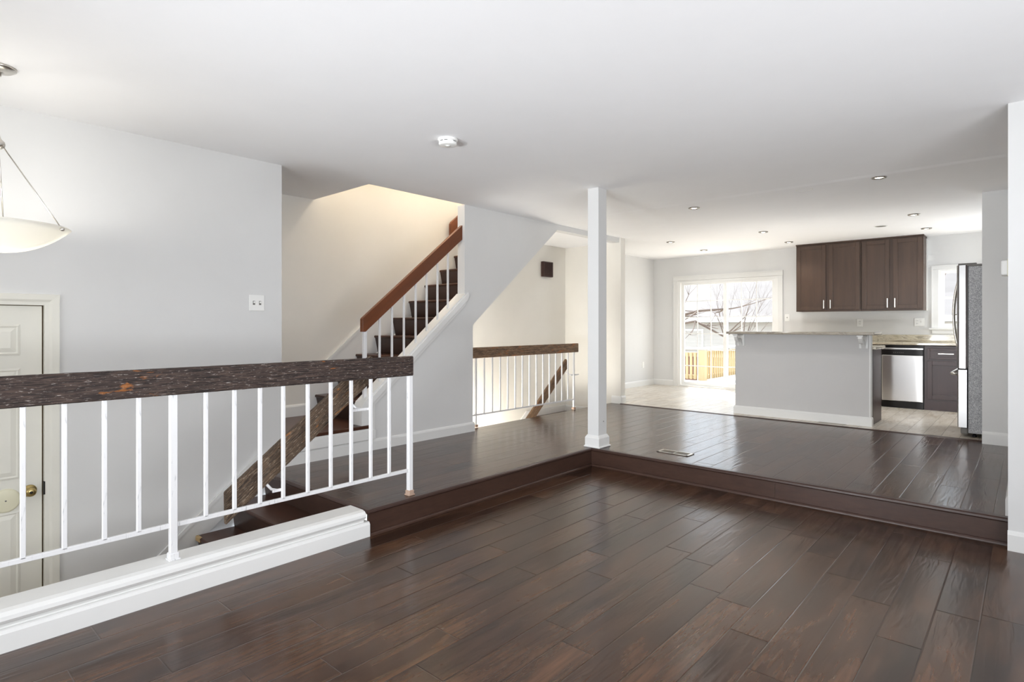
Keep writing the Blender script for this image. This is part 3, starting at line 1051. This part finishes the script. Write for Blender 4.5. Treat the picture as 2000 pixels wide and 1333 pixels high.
# ------------------------------------------------------------------ pendant
PX, PY = -3.85, 0.437
pd = thing('pendant_lamp', 'glowing white glass bowl pendant hanging by rods over the foyer', 'lamp', (PX, PY, CZ))
obj('canopy', lathe(BM(), [(0.0, -0.045), (0.012, -0.044), (0.014, -0.030), (0.03, -0.026), (0.056, -0.020), (0.071, -0.010), (0.074, 0.0), (0, 0)], (PX, PY, CZ), 'z', 40), M['nickel'], pd)
obj('ring', lathe(BM(), [(0.012 + 0.003 * math.cos(2 * PI * k / 8), 0.003 * math.sin(2 * PI * k / 8)) for k in range(8)], (PX, PY, CZ - 0.075), 'y', 20, True), M['nickel'], pd)
obj('stem', tube(BM(), [(PX, PY, CZ - 0.088), (PX, PY, 2.06)], 0.005, 10), M['nickel'], pd)
obj('hub', lathe(BM(), [(0.0, -0.028), (0.014, -0.025), (0.026, -0.012), (0.028, 0.0), (0.025, 0.012), (0.012, 0.025), (0.008, 0.04), (0.0, 0.04)], (PX, PY, 2.055), 'z', 24), M['nickel'], pd)
RB = 0.293
outer = [(RB * k / 12, 1.512 + 0.133 * (k / 12) ** 2.2) for k in range(13)]
inner = [(r_ * 0.975, z_ + 0.006) for r_, z_ in outer][::-1]
obj('bowl', lathe(BM(), outer + inner, (PX, PY, 0), 'z', 64), M['bowl'], pd)
cx_, cy_ = math.cos(YAW), math.sin(YAW)
for k in range(3):
    an = YAW + math.radians(6 + 121 * k)
    ex_, ey_ = PX + math.cos(an) * RB * 0.97, PY + math.sin(an) * RB * 0.97
    obj('rod', tube(BM(), [(PX + math.cos(an) * 0.02, PY + math.sin(an) * 0.02, 2.045), (ex_, ey_, 1.652)], 0.0032, 8), M['nickel'], pd)
    obj('stud', lathe(BM(), [(0.0, -0.011), (0.008, -0.008), (0.011, 0.0), (0.008, 0.008), (0.0, 0.011)], (PX + math.cos(an) * RB * 1.02, PY + math.sin(an) * RB * 1.02, 1.632), 'z', 16), M['nickel'], pd)
lamp('pendant_bulb', 'POINT', (PX, PY, 1.60), 8, (1.0, 0.96, 0.88), radius=0.05)

# ------------------------------------------------------------------ ceiling fittings
sd = thing('smoke_detector', 'white round smoke detector on the ceiling above the landing', 'smoke detector', (-3.01, 2.69, CZ))
obj('base', lathe(BM(), [(0.0, 0.0), (0.068, 0.0), (0.070, -0.006), (0.068, -0.014), (0.062, -0.016), (0, -0.016)], (-3.01, 2.69, CZ), 'z', 40), M['plate'], sd)
bd = obj('body', lathe(BM(), [(0.0, -0.014), (0.062, -0.014), (0.063, -0.036), (0.060, -0.042), (0.05, -0.045), (0.0, -0.046)], (-3.01, 2.69, CZ), 'z', 40), M['plate'], sd)
for an in (0.1, 1.67, 3.24, 4.81, 5.34):
    c_ = (-3.01 + 0.0625 * math.cos(an), 2.69 + 0.0625 * math.sin(an))
    tdir = (-math.sin(an), math.cos(an))
    obj('vent_slot', tube(BM(), [(c_[0] - tdir[0] * 0.011, c_[1] - tdir[1] * 0.011, CZ - 0.022), (c_[0] + tdir[0] * 0.011, c_[1] + tdir[1] * 0.011, CZ - 0.022)], 0.002, 6), M['dark'], bd)
obj('test_button', lathe(BM(), [(0.0, -0.050), (0.012, -0.050), (0.014, -0.046), (0.020, -0.046), (0.020, -0.0475), (0.0155, -0.0475)], (-3.01, 2.69, CZ), 'z', 24), M['plate'], bd)

dl = None
DL = [(-0.977, 5.881, 'recessed ceiling light glowing amber, closest to the right wall edge', 6),
      (-2.74, 6.05, 'recessed ceiling light just past the support post', 6),
      (-2.735, 8.24, 'recessed ceiling light over the middle of the bar counter', 6),
      (-4.13, 8.28, 'recessed ceiling light above the tile floor near the white divider wall end', 6),
      (-4.15, 9.55, 'recessed ceiling light in front of the sliding door', 6),
      (-2.77, 9.50, 'recessed ceiling light left of the upper cabinets', 6),
      (-1.002, 8.12, 'recessed ceiling light with a bright streak beside it, before the upper cabinets', 6),
      (-1.02, 9.38, 'recessed ceiling light at the right top corner of the upper cabinets', 6)]
for i, (x, y, lab, e) in enumerate(DL):
    if dl is None:
        dl = thing('recessed_light', lab, 'ceiling light', (x, y, CZ), 'recessed lights in the kitchen ceiling')
        obj('trim_ring', lathe(BM(), [(0.038, -0.002), (0.042, -0.012), (0.058, -0.010), (0.062, 0.0), (0.040, 0.0)], (x, y, CZ), 'z', 36), M['ring'], dl)
        obj('bulb', lathe(BM(), [(0.0, -0.012), (0.02, -0.010), (0.036, -0.004), (0.042, 0.0)], (x, y, CZ), 'z', 28), M['bulb'], dl)
    else:
        dup(dl, (x, y, CZ), lab)
    lamp('recessed_light_lamp', 'SPOT', (x, y, CZ - 0.02), 14, (1.0, 0.98, 0.95), radius=0.04, spot=math.radians(130))
for x, y, lab in ((-1.593, 5.936, 'round white ceiling speaker between two recessed lights, nearer the camera'), (-1.442, 8.79, 'round white ceiling speaker in front of the upper cabinets')):
    s_ = thing('ceiling_speaker', lab, 'speaker', (x, y, CZ), 'ceiling speakers')
    obj('grille', lathe(BM(), [(0.0, -0.003), (0.062, -0.003), (0.064, -0.001)], (x, y, CZ), 'z', 36), M['slot'] if y > 7 else M['plate'], s_)
    obj('rim', lathe(BM(), [(0.064, -0.001), (0.066, -0.006), (0.074, -0.004), (0.076, 0.0), (0.064, 0.0)], (x, y, CZ), 'z', 36), M['plate'], s_)

# ------------------------------------------------------------------ floor vent
fv = thing('floor_vent', 'small metal floor register on the upper floor beside the step', 'vent', (-2.37, 4.84, 0.0))
bm = BM()
x0, x1, y0, y1 = -2.52, -2.22, 4.775, 4.905
for a_ in ((x0, x1, y0, y0 + 0.018), (x0, x1, y1 - 0.018, y1), (x0, x0 + 0.022, y0, y1), (x1 - 0.022, x1, y0, y1), (-2.376, -2.364, y0, y1)):
    box(bm, *a_, 0.0, 0.007, 0.002)
obj('frame', bm, M['nickel'], fv)
bm = BM()
for k in range(22):
    xx = x0 + 0.03 + k * 0.0115
    if abs(xx + 2.37) > 0.008:
        box(bm, xx - 0.0025, xx + 0.0025, y0 + 0.016, y1 - 0.016, 0.001, 0.005)
obj('louvres', bm, M['vent'], fv)
obj('duct', cbox(x0 + 0.01, x1 - 0.01, y0 + 0.01, y1 - 0.01, 0.0004, 0.0012), M['dark'], fv)

tv = thing('floor_vent', 'long thin register in the tile strip along the peninsula baseboard', 'vent', (-1.72, 7.50, 0.001))
bm = BM()
for a_ in ((-1.87, -1.57, 7.478, 7.486), (-1.87, -1.57, 7.522, 7.530), (-1.87, -1.86, 7.486, 7.522), (-1.58, -1.57, 7.486, 7.522)):
    box(bm, *a_, 0.001, 0.005, 0.001)
obj('frame', bm, M['nickel'], tv)
bm = BM()
for k in range(18):
    box(bm, -1.855 + k * 0.0155, -1.849 + k * 0.0155, 7.486, 7.522, 0.0015, 0.0035)
obj('louvres', bm, M['vent'], tv)

# ------------------------------------------------------------------ peninsula
pn = thing('kitchen_peninsula', 'grey half wall peninsula with white baseboard and raised granite bar', 'island', (-2.1, 7.6, 0))
obj('half_wall', cbox(-2.868, -1.342, 7.575, 7.665, 0.0, 1.038, 0.002), M['island'], pn)
t = bmesh.new()
prf = [(0.0, 0.0), (0.016, 0.0), (0.016, 0.083), (0.011, 0.097), (0.005, 0.105), (0.0, 0.105)]
cols = []
for (cx0, cy0, dx, dy) in ((-2.868, 7.665, -1, 0), (-2.868, 7.575, -1, -1), (-1.342, 7.575, 1, -1), (-1.342, 7.648, 1, 0)):
    cols.append([t.verts.new((cx0 + dx * q, cy0 + dy * q, z)) for q, z in prf])
for A, B in zip(cols, cols[1:]):
    for i in range(len(prf) - 1):
        t.faces.new((A[i], B[i], B[i + 1], A[i + 1]))
t.faces.new(cols[0])
t.faces.new(cols[-1][::-1])
bmesh.ops.recalc_face_normals(t, faces=t.faces)
bm = BM()
merge(bm, t)
obj('baseboard', bm, M['white'], pn)
obj('corner_strip', cbox(-1.354, -1.338, 7.571, 7.668, 0.106, 1.037, 0.002), M['white'], pn)
obj('base_cabinet', cbox(-2.868, -1.348, 7.67, 8.19, 0.0, 0.87, 0.003), M['cabdark'], pn)
obj('cabinet_side', cbox(-1.348, -1.336, 7.67, 8.185, 0.004, 0.868, 0.002), M['cabdark'], pn)
obj('lower_counter', cbox(-2.868, -1.30, 7.668, 8.225, 0.872, 0.905, 0.006, 2), M['granite'], pn)
bc = tag(obj('bar_counter', cbox(-2.90, -1.265, 7.345, 7.80, 1.039, 1.071, 0.007, 2), M['granite_bar'], None, (-2.08, 7.55, 1.039)), 'speckled granite bar top resting on the grey half wall and two white corbels', 'countertop')


def corbel(x0, x1):
    t_ = obj('corbel', cbox(x0, x1, 7.561, 7.575, 0.885, 1.036, 0.002), M['white'], pn)
    xm = (x0 + x1) / 2
    pts = []
    # S-shaped brace: from the back plate's foot out to the shelf's front
    for k in range(13):
        f = k / 12
        pts.append((7.561 - 0.19 * (f ** 1.0), 0.905 + 0.115 * f + 0.022 * math.sin(f * 2 * PI)))
    poly = [(7.561, 0.888)] + [(y, z - 0.02) for y, z in pts[1:]] + [(7.371, 1.024)] + [(y, z + 0.016) for y, z in pts[::-1]]
    bm_ = prism(BM(), poly, 'x', xm - 0.02, xm + 0.02)
    obj('brace', bm_, M['white'], t_)
    obj('shelf', cbox(xm - 0.032, xm + 0.032, 7.362, 7.562, 1.020, 1.037, 0.003), M['white'], t_)
    return t_


corbel(-2.835, -2.745)
corbel(-1.452, -1.362)

# ------------------------------------------------------------------ upper cabinets
def cab_door(x0, x1, z0, z1, y, parent, mat, handle_x=None, handle_z=(0, 0), hh=None, name='door'):
    """shaker door looking towards -y with recessed panel; optional bar handle"""
    bm_ = BM()
    w = 0.055 if (z1 - z0) > 0.3 else 0.03
    box(bm_, x0, x0 + w, y - 0.02, y, z0, z1, 0.002)
    box(bm_, x1 - w, x1, y - 0.02, y, z0, z1, 0.002)
    box(bm_, x0 + w, x1 - w, y - 0.02, y, z0, z0 + w, 0.002)
    box(bm_, x0 + w, x1 - w, y - 0.02, y, z1 - w, z1, 0.002)
    for a_ in ((x0 + w, x0 + w + 0.008, z0 + w, z1 - w), (x1 - w - 0.008, x1 - w, z0 + w, z1 - w), (x0 + w, x1 - w, z0 + w, z0 + w + 0.008), (x0 + w, x1 - w, z1 - w - 0.008, z1 - w)):
        box(bm_, a_[0], a_[1], y - 0.014, y, a_[2], a_[3])
    d_ = obj(name, bm_, mat, parent)
    obj('panel', cbox(x0 + w, x1 - w, y - 0.009, y - 0.002, z0 + w, z1 - w), mat, d_)
    if hh == 'v':
        hb_ = BM()
        box(hb_, handle_x - 0.006, handle_x + 0.006, y - 0.050, y - 0.038, handle_z[0], handle_z[1], 0.002)
        for z in (handle_z[0] + 0.02, handle_z[1] - 0.02):
            box(hb_, handle_x - 0.005, handle_x + 0.005, y - 0.042, y - 0.018, z - 0.005, z + 0.005)
        obj('handle', hb_, M['nickel'], d_)
    elif hh == 'h':
        hb_ = BM()
        zc = handle_z[0]
        box(hb_, handle_x - 0.085, handle_x + 0.085, y - 0.050, y - 0.038, zc - 0.006, zc + 0.006, 0.002)
        for q in (-0.065, 0.065):
            box(hb_, handle_x + q - 0.005, handle_x + q + 0.005, y - 0.042, y - 0.018, zc - 0.005, zc + 0.005)
        obj('handle', hb_, M['nickel'], d_)
    return d_


YU = 9.95
for (x0, x1, lab) in ((-2.790, -1.885, 'two-door dark brown upper cabinet, the one next to the sliding door'), (-1.882, -1.115, 'two-door dark brown upper cabinet, the one next to the kitchen window')):
    u = thing('upper_cabinet', lab, 'cabinet', ((x0 + x1) / 2, YU, 1.368), 'dark upper cabinets')
    obj('box', cbox(x0, x1, YU, YB - 0.003, 1.368, 2.419, 0.002), M['cab'], u)
    mid = (x0 + x1) / 2
    cab_door(x0 + 0.014, mid - 0.022, 1.392, 2.402, YU, u, M['cab'], mid - 0.046, (1.41, 1.545), 'v')
    cab_door(mid + 0.022, x1 - 0.014, 1.392, 2.402, YU, u, M['cab'], mid + 0.046, (1.41, 1.545), 'v')
# moulding along the cabinet tops
struct('trim_9', cbox(-2.795, -1.11, YU - 0.012, YB - 0.001, 2.4195, CZ, 0.003), M['cab'])
struct('trim_10', cbox(-1.114, -1.100, YB - 0.06, YB, 1.368, 2.40), M['white'])

# ------------------------------------------------------------------ back run: counter, dishwasher, base cabinet
YF = 9.60
ct = tag(obj('countertop', cbox(-2.6, 0.40, YF - 0.03, YB, 0.878, 0.910, 0.006, 2), M['granite'], None, (-1.2, 9.9, 0.878)), 'beige granite countertop with backsplash along the kitchen back wall', 'countertop')
obj('backsplash', cbox(-2.6, 0.40, YB - 0.022, YB, 0.910, 1.012, 0.002), M['granite'], ct)
dw = thing('dishwasher', 'stainless steel dishwasher with black control strip under the counter', 'dishwasher', (-1.31, YF, 0))
obj('tub', cbox(-1.562, -1.072, YF, 10.15, 0.0, 0.872), M['toe'], dw)
dd = obj('door', cbox(-1.556, -1.078, YF - 0.035, YF, 0.098, 0.735, 0.006, 2), M['steel'], dw)
obj('control_panel', cbox(-1.556, -1.078, YF - 0.030, YF, 0.738, 0.815, 0.004, 2), M['toe'], dw)
obj('control_trim', cbox(-1.556, -1.078, YF - 0.034, YF, 0.815, 0.836, 0.003), M['steel'], dw)
bm = BM()
for k in range(6):
    box(bm, -1.42 + k * 0.022, -1.41 + k * 0.022, YF - 0.0315, YF - 0.029, 0.768, 0.774)
obj('buttons', bm, M['slot'], dw)
obj('toe_kick', cbox(-1.556, -1.078, YF - 0.012, YF + 0.02, 0.0, 0.094, 0.002), M['toe'], dw)
bc1 = thing('base_cabinet', 'dark base cabinet with one drawer and one door beside the dishwasher', 'cabinet', (-0.75, YF, 0))
obj('box', cbox(-1.068, -0.45, YF, 10.2, 0.10, 0.872, 0.002), M['cabdark'], bc1)
obj('toe_kick', cbox(-1.068, -0.45, YF + 0.05, YF + 0.07, 0.0, 0.10), M['cabdark'], bc1)
obj('plinth', cbox(-1.068, -0.45, YF - 0.004, YF + 0.05, 0.0, 0.135), M['cabdark'], bc1)
cab_door(-1.035, -0.62, 0.695, 0.838, YF, bc1, M['cabdark'], -0.828, (0.768, 0), 'h', 'drawer')
cab_door(-1.035, -0.62, 0.155, 0.668, YF, bc1, M['cabdark'], -0.652, (0.50, 0.635), 'v')
bc2 = thing('base_cabinet', 'dark base cabinet hidden behind the peninsula, left of the dishwasher', 'cabinet', (-2.1, YF, 0))
obj('box', cbox(-2.6, -1.57, YF, 10.2, 0.0, 0.872, 0.002), M['cabdark'], bc2)

# ------------------------------------------------------------------ refrigerator
fr = thing('refrigerator', 'stainless steel refrigerator with grey textured side beside the stub wall', 'refrigerator', (0.0, 7.95, 0))
obj('cabinet', cbox(-0.468, 0.36, 7.50, 8.40, 0.045, 1.752, 0.004), M['fridge_side'], fr)


def fdoor(y0, y1, z0, z1):
    # rounded front, thick steel door
    pts = [(-0.478, y0), (-0.478, y1), (-0.545, y1), (-0.556, y1 - 0.012), (-0.562, y1 - 0.04), (-0.562, y0 + 0.04), (-0.556, y0 + 0.012), (-0.545, y0)]
    return obj('door', prism(BM(), pts, 'z', z0, z1), M['steel_door'], fr)


da = fdoor(7.497, 7.948, 0.705, 1.765)
db = fdoor(7.953, 8.403, 0.705, 1.765)
for d_, z0, z1 in ((da, 0.705, 1.765), ):
    obj('edge_trim', box(cbox(-0.549, -0.540, 7.4945, 7.4975, z0, z1), -0.488, -0.476, 7.4945, 7.4975, z0, z1), M['chime'], d_, label='thin dark door edge strips')
obj('seal', cbox(-0.490, -0.470, 7.503, 8.397, 0.72, 1.755), M['slot'], fr)


def fhandle(y, z0, z1, parent):
    pts = []
    for k in range(17):
        f = k / 16
        pts.append((-0.565 - 0.055 * math.sin(PI * f) ** 0.75, y, z0 + (z1 - z0) * f))
    bm_ = tube(BM(), pts, 0.011, 10)
    tube(bm_, [(-0.56, y, (z0 + z1) / 2), (-0.62, y, (z0 + z1) / 2)], 0.006, 8)
    return obj('handle', bm_, M['nickel'], parent)


fhandle(7.90, 0.87, 1.66, da)
fhandle(8.0, 0.87, 1.66, db)
pts = [(-0.478, 7.497), (-0.478, 8.403), (-0.545, 8.403), (-0.558, 8.36), (-0.562, 8.3), (-0.562, 7.60), (-0.558, 7.54), (-0.545, 7.497)]
dr = obj('freezer_drawer', prism(BM(), pts, 'z', 0.10, 0.690), M['steel_door'], fr)
hb_ = tube(BM(), [(-0.56, 7.56, 0.645), (-0.60, 7.565, 0.645), (-0.612, 7.60, 0.645), (-0.612, 8.30, 0.645), (-0.60, 8.335, 0.645), (-0.56, 8.34, 0.645)], 0.014, 10)
obj('handle', hb_, M['nickel'], dr)
bm = cbox(-0.55, -0.40, 7.505, 7.56, 1.766, 1.785, 0.004)
box(bm, -0.50, -0.30, 7.50, 7.58, 1.752, 1.772, 0.004)
obj('top_hinge', bm, M['slot'], fr)
bm = cbox(-0.552, -0.470, 7.50, 7.55, 0.690, 0.706, 0.003)
obj('middle_hinge', bm, M['dark'], fr)
obj('kick_grille', cbox(-0.53, -0.47, 7.51, 8.39, 0.03, 0.095, 0.012, 2), M['slot'], fr)
for y in (7.58, 8.32):
    obj('foot', lathe(BM(), [(0.0, 0.0), (0.02, 0.0), (0.02, 0.02), (0.012, 0.022), (0.012, 0.047), (0.0, 0.047)], (-0.42, y, 0.001), 'z', 16), M['toe'], fr)
    obj('foot', lathe(BM(), [(0.0, 0.0), (0.02, 0.0), (0.02, 0.02), (0.012, 0.022), (0.012, 0.047), (0.0, 0.047)], (0.25, y, 0.001), 'z', 16), M['toe'], fr)

# ------------------------------------------------------------------ sliding door
d2 = struct_empty('door_2', (-4.07, YB, 0))
bm = BM()
for x0, x1 in ((-5.06, -4.972), (-3.163, -3.085)):
    box(bm, x0, x1, YB - 0.018, YB - 0.0005, 0.0, 1.992, 0.003)
    xo = x0 if x0 < -4 else x1 - 0.02
    box(bm, xo, xo + 0.02, YB - 0.026, YB - 0.0185, 0.0, 1.992, 0.002)
box(bm, -5.062, -3.083, YB - 0.018, YB - 0.0005, 1.9925, 2.08, 0.003)
box(bm, -5.062, -3.083, YB - 0.026, YB - 0.0185, 2.058, 2.08, 0.002)
obj('casing', bm, M['white'], d2)
bm = cbox(-4.975, -4.925, YB - 0.005, YB + 0.12, 0.0, 1.99)
box(bm, -3.21, -3.16, YB - 0.005, YB + 0.12, 0.0, 1.99)
box(bm, -4.925, -3.21, YB - 0.004, YB + 0.119, 1.955, 1.99)
box(bm, -4.925, -3.21, YB - 0.010, YB + 0.119, 0.0015, 0.028)
obj('frame', bm, M['vinyl'], d2)


def sash(x0, x1, z0, z1, y, stile, rail_b, rail_t, nc, nr, parent, name='door_panel'):
    bm_ = BM()
    th_ = 0.035
    box(bm_, x0, x0 + stile, y, y + th_, z0, z1, 0.002)
    box(bm_, x1 - stile, x1, y, y + th_, z0, z1, 0.002)
    box(bm_, x0 + stile, x1 - stile, y, y + th_, z0, z0 + rail_b, 0.002)
    box(bm_, x0 + stile, x1 - stile, y, y + th_, z1 - rail_t, z1, 0.002)
    p_ = obj(name, bm_, M['vinyl'], parent)
    gx0, gx1, gz0, gz1 = x0 + stile, x1 - stile, z0 + rail_b, z1 - rail_t
    obj('pane', cbox(gx0, gx1, y + 0.014, y + 0.018, gz0, gz1), M['glass'], p_)
    bm_ = BM()
    for k in range(1, nc):
        xx = gx0 + (gx1 - gx0) * k / nc
        box(bm_, xx - 0.008, xx + 0.008, y + 0.010, y + 0.022, gz0, gz1)
    for k in range(1, nr):
        zz = gz0 + (gz1 - gz0) * k / nr
        box(bm_, gx0, gx1, y + 0.0105, y + 0.0215, zz - 0.008, zz + 0.008)
    if nc > 1 or nr > 1:
        obj('muntins', bm_, M['vinyl'], p_)
    return p_


sash(-4.93, -4.045, 0.028, 1.955, YB + 0.055, 0.058, 0.06, 0.045, 3, 6, d2)
p2 = sash(-4.11, -3.205, 0.028, 1.955, YB + 0.015, 0.062, 0.075, 0.045, 3, 6, d2)
obj('handle', cbox(-4.098, -4.078, YB - 0.015, YB + 0.016, 0.95, 1.15, 0.004), M['vinyl'], p2)

# ------------------------------------------------------------------ kitchen window
w1 = struct_empty('window_1', (-0.6, YB, 1.1))
bm = BM()
for a_ in ((-1.055, -0.972, 1.111, 1.949), (-0.222, -0.14, 1.111, 1.949), (-1.057, -0.138, 1.95, 2.01)):
    box(bm, a_[0], a_[1], YB - 0.018, YB - 0.0005, a_[2], a_[3], 0.003)
box(bm, -1.057, -1.040, YB - 0.026, YB - 0.0185, 1.111, 1.9925, 0.002)
box(bm, -1.057, -0.138, YB - 0.026, YB - 0.0185, 1.993, 2.01, 0.002)
obj('casing', bm, M['white'], w1)
bm = cbox(-1.085, -0.11, YB - 0.05, YB - 0.0005, 1.0855, 1.11, 0.005)
box(bm, -1.05, -0.145, YB - 0.016, YB - 0.0005, 1.03, 1.085, 0.003)
obj('sill', bm, M['white'], w1)
bm = cbox(-0.975, -0.945, YB - 0.002, YB + 0.12, 1.11, 1.96)
box(bm, -0.25, -0.22, YB - 0.002, YB + 0.12, 1.11, 1.96)
box(bm, -0.945, -0.25, YB - 0.001, YB + 0.119, 1.93, 1.96)
box(bm, -0.945, -0.25, YB - 0.001, YB + 0.119, 1.111, 1.135)
obj('frame', bm, M['vinyl'], w1)
sash(-0.945, -0.25, 1.53, 1.93, YB + 0.06, 0.035, 0.035, 0.03, 1, 1, w1, 'upper_sash')
sash(-0.945, -0.25, 1.135, 1.565, YB + 0.02, 0.035, 0.04, 0.035, 1, 1, w1, 'lower_sash')

# ------------------------------------------------------------------ outside
M['deckwood'] = wood('pale_deck_boards', rgb(214, 206, 194), rgb(234, 228, 218), 0.7, (12, 1.2, 12))
M['fencewood'] = wood('yellow_pine_pickets', rgb(150, 132, 100), rgb(186, 166, 128), 0.7, (30, 30, 2.5))
M['siding'] = siding('pale_lap_siding', rgb(172, 166, 160), rgb(192, 188, 184), 0.22)
M['roof'] = siding('pale_grey_shingles', rgb(108, 103, 101), rgb(136, 132, 130), 0.16)
M['bark'] = wood('grey_bark', rgb(74, 62, 56), rgb(122, 108, 98), 0.9, (8, 8, 2))
M['ground'] = paint('winter_ground', rgb(176, 168, 150), 0.95, 0.25, 0)
M['brick'] = paint('red_brown_brick', rgb(122, 84, 74), 0.9, 0.2, 0)
struct('ground', cbox(-60, 40, 10.6, 70, -3.1, -3.0), M['ground'])
ZD = -0.14
bm = BM()
for k in range(60):
    yy = 10.42 + k * 0.145
    x1 = 1.0
    x0 = -8.5 if yy < 13.0 else -5.75
    box(bm, x0, x1, yy, yy + 0.138, ZD - 0.03, ZD)
struct('deck_floor', bm, M['deckwood'])

fe = thing('deck_railing', 'yellow pine deck railing of pickets around a square post outside the sliding door', 'fence', (-5.72, 13.0, ZD))
PXf, PYf = -5.72, 13.1
obj('post', cbox(PXf - 0.075, PXf + 0.075, PYf - 0.075, PYf + 0.075, ZD - 0.03, 0.60, 0.004), M['fencewood'], fe)
bm = cbox(-8.6, PXf - 0.075, PYf - 0.02, PYf + 0.02, 0.42, 0.51)
box(bm, -8.6, PXf - 0.075, PYf - 0.02, PYf + 0.02, ZD + 0.03, ZD + 0.12)
obj('rail', bm, M['fencewood'], fe)
bm = cbox(PXf - 0.02, PXf + 0.02, PYf + 0.075, 19.0, 0.45, 0.54)
box(bm, PXf - 0.02, PXf + 0.02, PYf + 0.075, 19.0, ZD + 0.03, ZD + 0.12)
obj('rail', bm, M['fencewood'], fe)
bm = cbox(-8.6, PXf + 0.09, PYf - 0.07, PYf + 0.07, 0.60, 0.635)
box(bm, PXf - 0.07, PXf + 0.09, PYf + 0.07, 19.0, 0.60, 0.635)
obj('cap_rail', bm, M['deckwood'], fe)
q0 = obj('picket', cbox(PXf - 0.20, PXf - 0.145, PYf - 0.055, PYf - 0.02, ZD + 0.02, 0.50, 0.002), M['fencewood'], fe)
for k in range(1, 26):
    c = q0.copy()
    COL.objects.link(c)
    c.location = q0.location + Vector((-0.10 * k, 0, 0))
q1 = obj('picket', cbox(PXf + 0.02, PXf + 0.055, PYf + 0.17, PYf + 0.205, ZD + 0.02, 0.53, 0.002), M['fencewood'], fe)
for k in range(1, 42):
    c = q1.copy()
    COL.objects.link(c)
    c.location = q1.location + Vector((0, 0.135 * k, 0))

# neighbouring houses
hz = thing('neighbour_house', 'washed-out pale house with siding and shingle roof behind the bare trees', 'house', (-14, 34, -3.0))
obj('wall', cbox(-34, 6, 34, 44, -3.0, 1.35), M['siding'], hz)
obj('foundation', cbox(-34.05, 6.05, 33.92, 34.0, -3.0, -0.75), M['brick'], hz)
obj('roof', prism(BM(), [(33.4, 1.40), (33.4, 1.62), (39.5, 5.2), (45.6, 1.62), (45.6, 1.40)], 'x', -34.6, 6.6), M['roof'], hz)
obj('fascia', cbox(-34.6, 6.6, 33.3, 33.4, 1.36, 1.64), M['vinyl'], hz)
for x in (-27, -21, -15.5, -10, -4):
    f_ = obj('window', cbox(x - 0.7, x + 0.7, 33.93, 34.0, -0.35, 0.95), M['vinyl'], hz)
    obj('pane', cbox(x - 0.6, x + 0.6, 33.91, 33.94, -0.25, 0.85), M['siding'], f_)
h2 = thing('neighbour_house', 'tall pale house further back against the bright sky', 'house', (-22, 52, -3.0))
obj('wall', cbox(-48, -20, 52, 60, -3.0, 5.2), M['siding'], h2)
obj('roof', prism(BM(), [(51.2, 5.1), (51.2, 5.4), (56, 8.0), (60.8, 5.4), (60.8, 5.1)], 'x', -48.6, -19.4), M['roof'], h2)


def tree(label, base, seed, height, lean, spread, limbs=None, depth=4):
    rr = random.Random(seed)
    t_ = thing('bare_tree', label, 'tree', base, 'bare winter trees')
    trunk = BM()
    twigs = BM()

    def grow(p, d, L, r, lev):
        pts, rad = [p.copy()], [r]
        q = p.copy()
        dd = d.copy()
        for i in range(4):
            dd = (dd + Vector((rr.uniform(-.25, .25), rr.uniform(-.25, .25), rr.uniform(-.05, .22))) * 0.55).normalized()
            q = q + dd * L / 4
            pts.append(q.copy())
            rad.append(r * (1 - 0.15 * (i + 1)))
        tube(trunk if lev < 2 else twigs, pts, rad, 7 if lev < 2 else 4)
        if lev < depth:
            for k in range(3 + (lev > 0)):
                i = rr.choice((2, 3, 4, 4)) if lev else rr.choice((3, 4, 4))
                nd = (dd + Vector((rr.uniform(-1, 1), rr.uniform(-1, 1), rr.uniform(-.25, .8))) * spread).normalized()
                grow(pts[i], nd, L * rr.uniform(.55, .78), rad[i] * .62, lev + 1)
    grow(Vector(base), Vector(lean).normalized(), height, height * 0.035, 0)
    for pts, r0 in (limbs or []):
        n_ = len(pts)
        tube(trunk, pts, [r0 * (1 - 0.7 * i / (n_ - 1)) for i in range(n_)], 8)
        for i in range(1, n_):
            for k in range(2):
                nd = Vector((rr.uniform(-1, 1), rr.uniform(-.6, .6), rr.uniform(-.8, 1))).normalized()
                grow(Vector(pts[i]), nd, rr.uniform(.7, 1.2), r0 * 0.35, depth - 1)
    o_ = obj('trunk', trunk, M['bark'], t_)
    obj('twigs', twigs, M['bark'], t_)


tree('bare tree with arching limbs seen through the left pane of the sliding door', (-12.3, 19.5, -3.0), 3, 2.6, (0.1, 0, 1), 0.8,
     [([(-12.2, 19.5, -0.2), (-11.3, 19.4, 0.42), (-10.3, 19.3, 0.98), (-9.4, 19.2, 1.45), (-8.5, 19.1, 1.66), (-7.6, 19.0, 1.70)], 0.10),
      ([(-12.2, 19.5, 0.0), (-11.1, 18.8, 0.7), (-10.2, 18.5, 1.28), (-9.6, 18.4, 1.42), (-8.8, 18.3, 1.20), (-8.2, 18.2, 1.30), (-7.2, 18.1, 0.8)], 0.09)])
tree('bushy bare tree seen through the right pane of the sliding door', (-8.2, 22.0, -3.0), 11, 3.2, (0.05, 0, 1), 0.8, None, 5)
tree('bare tree seen through the kitchen window', (-2.0, 22.0, -3.0), 21, 3.6, (0, 0, 1), 0.75)
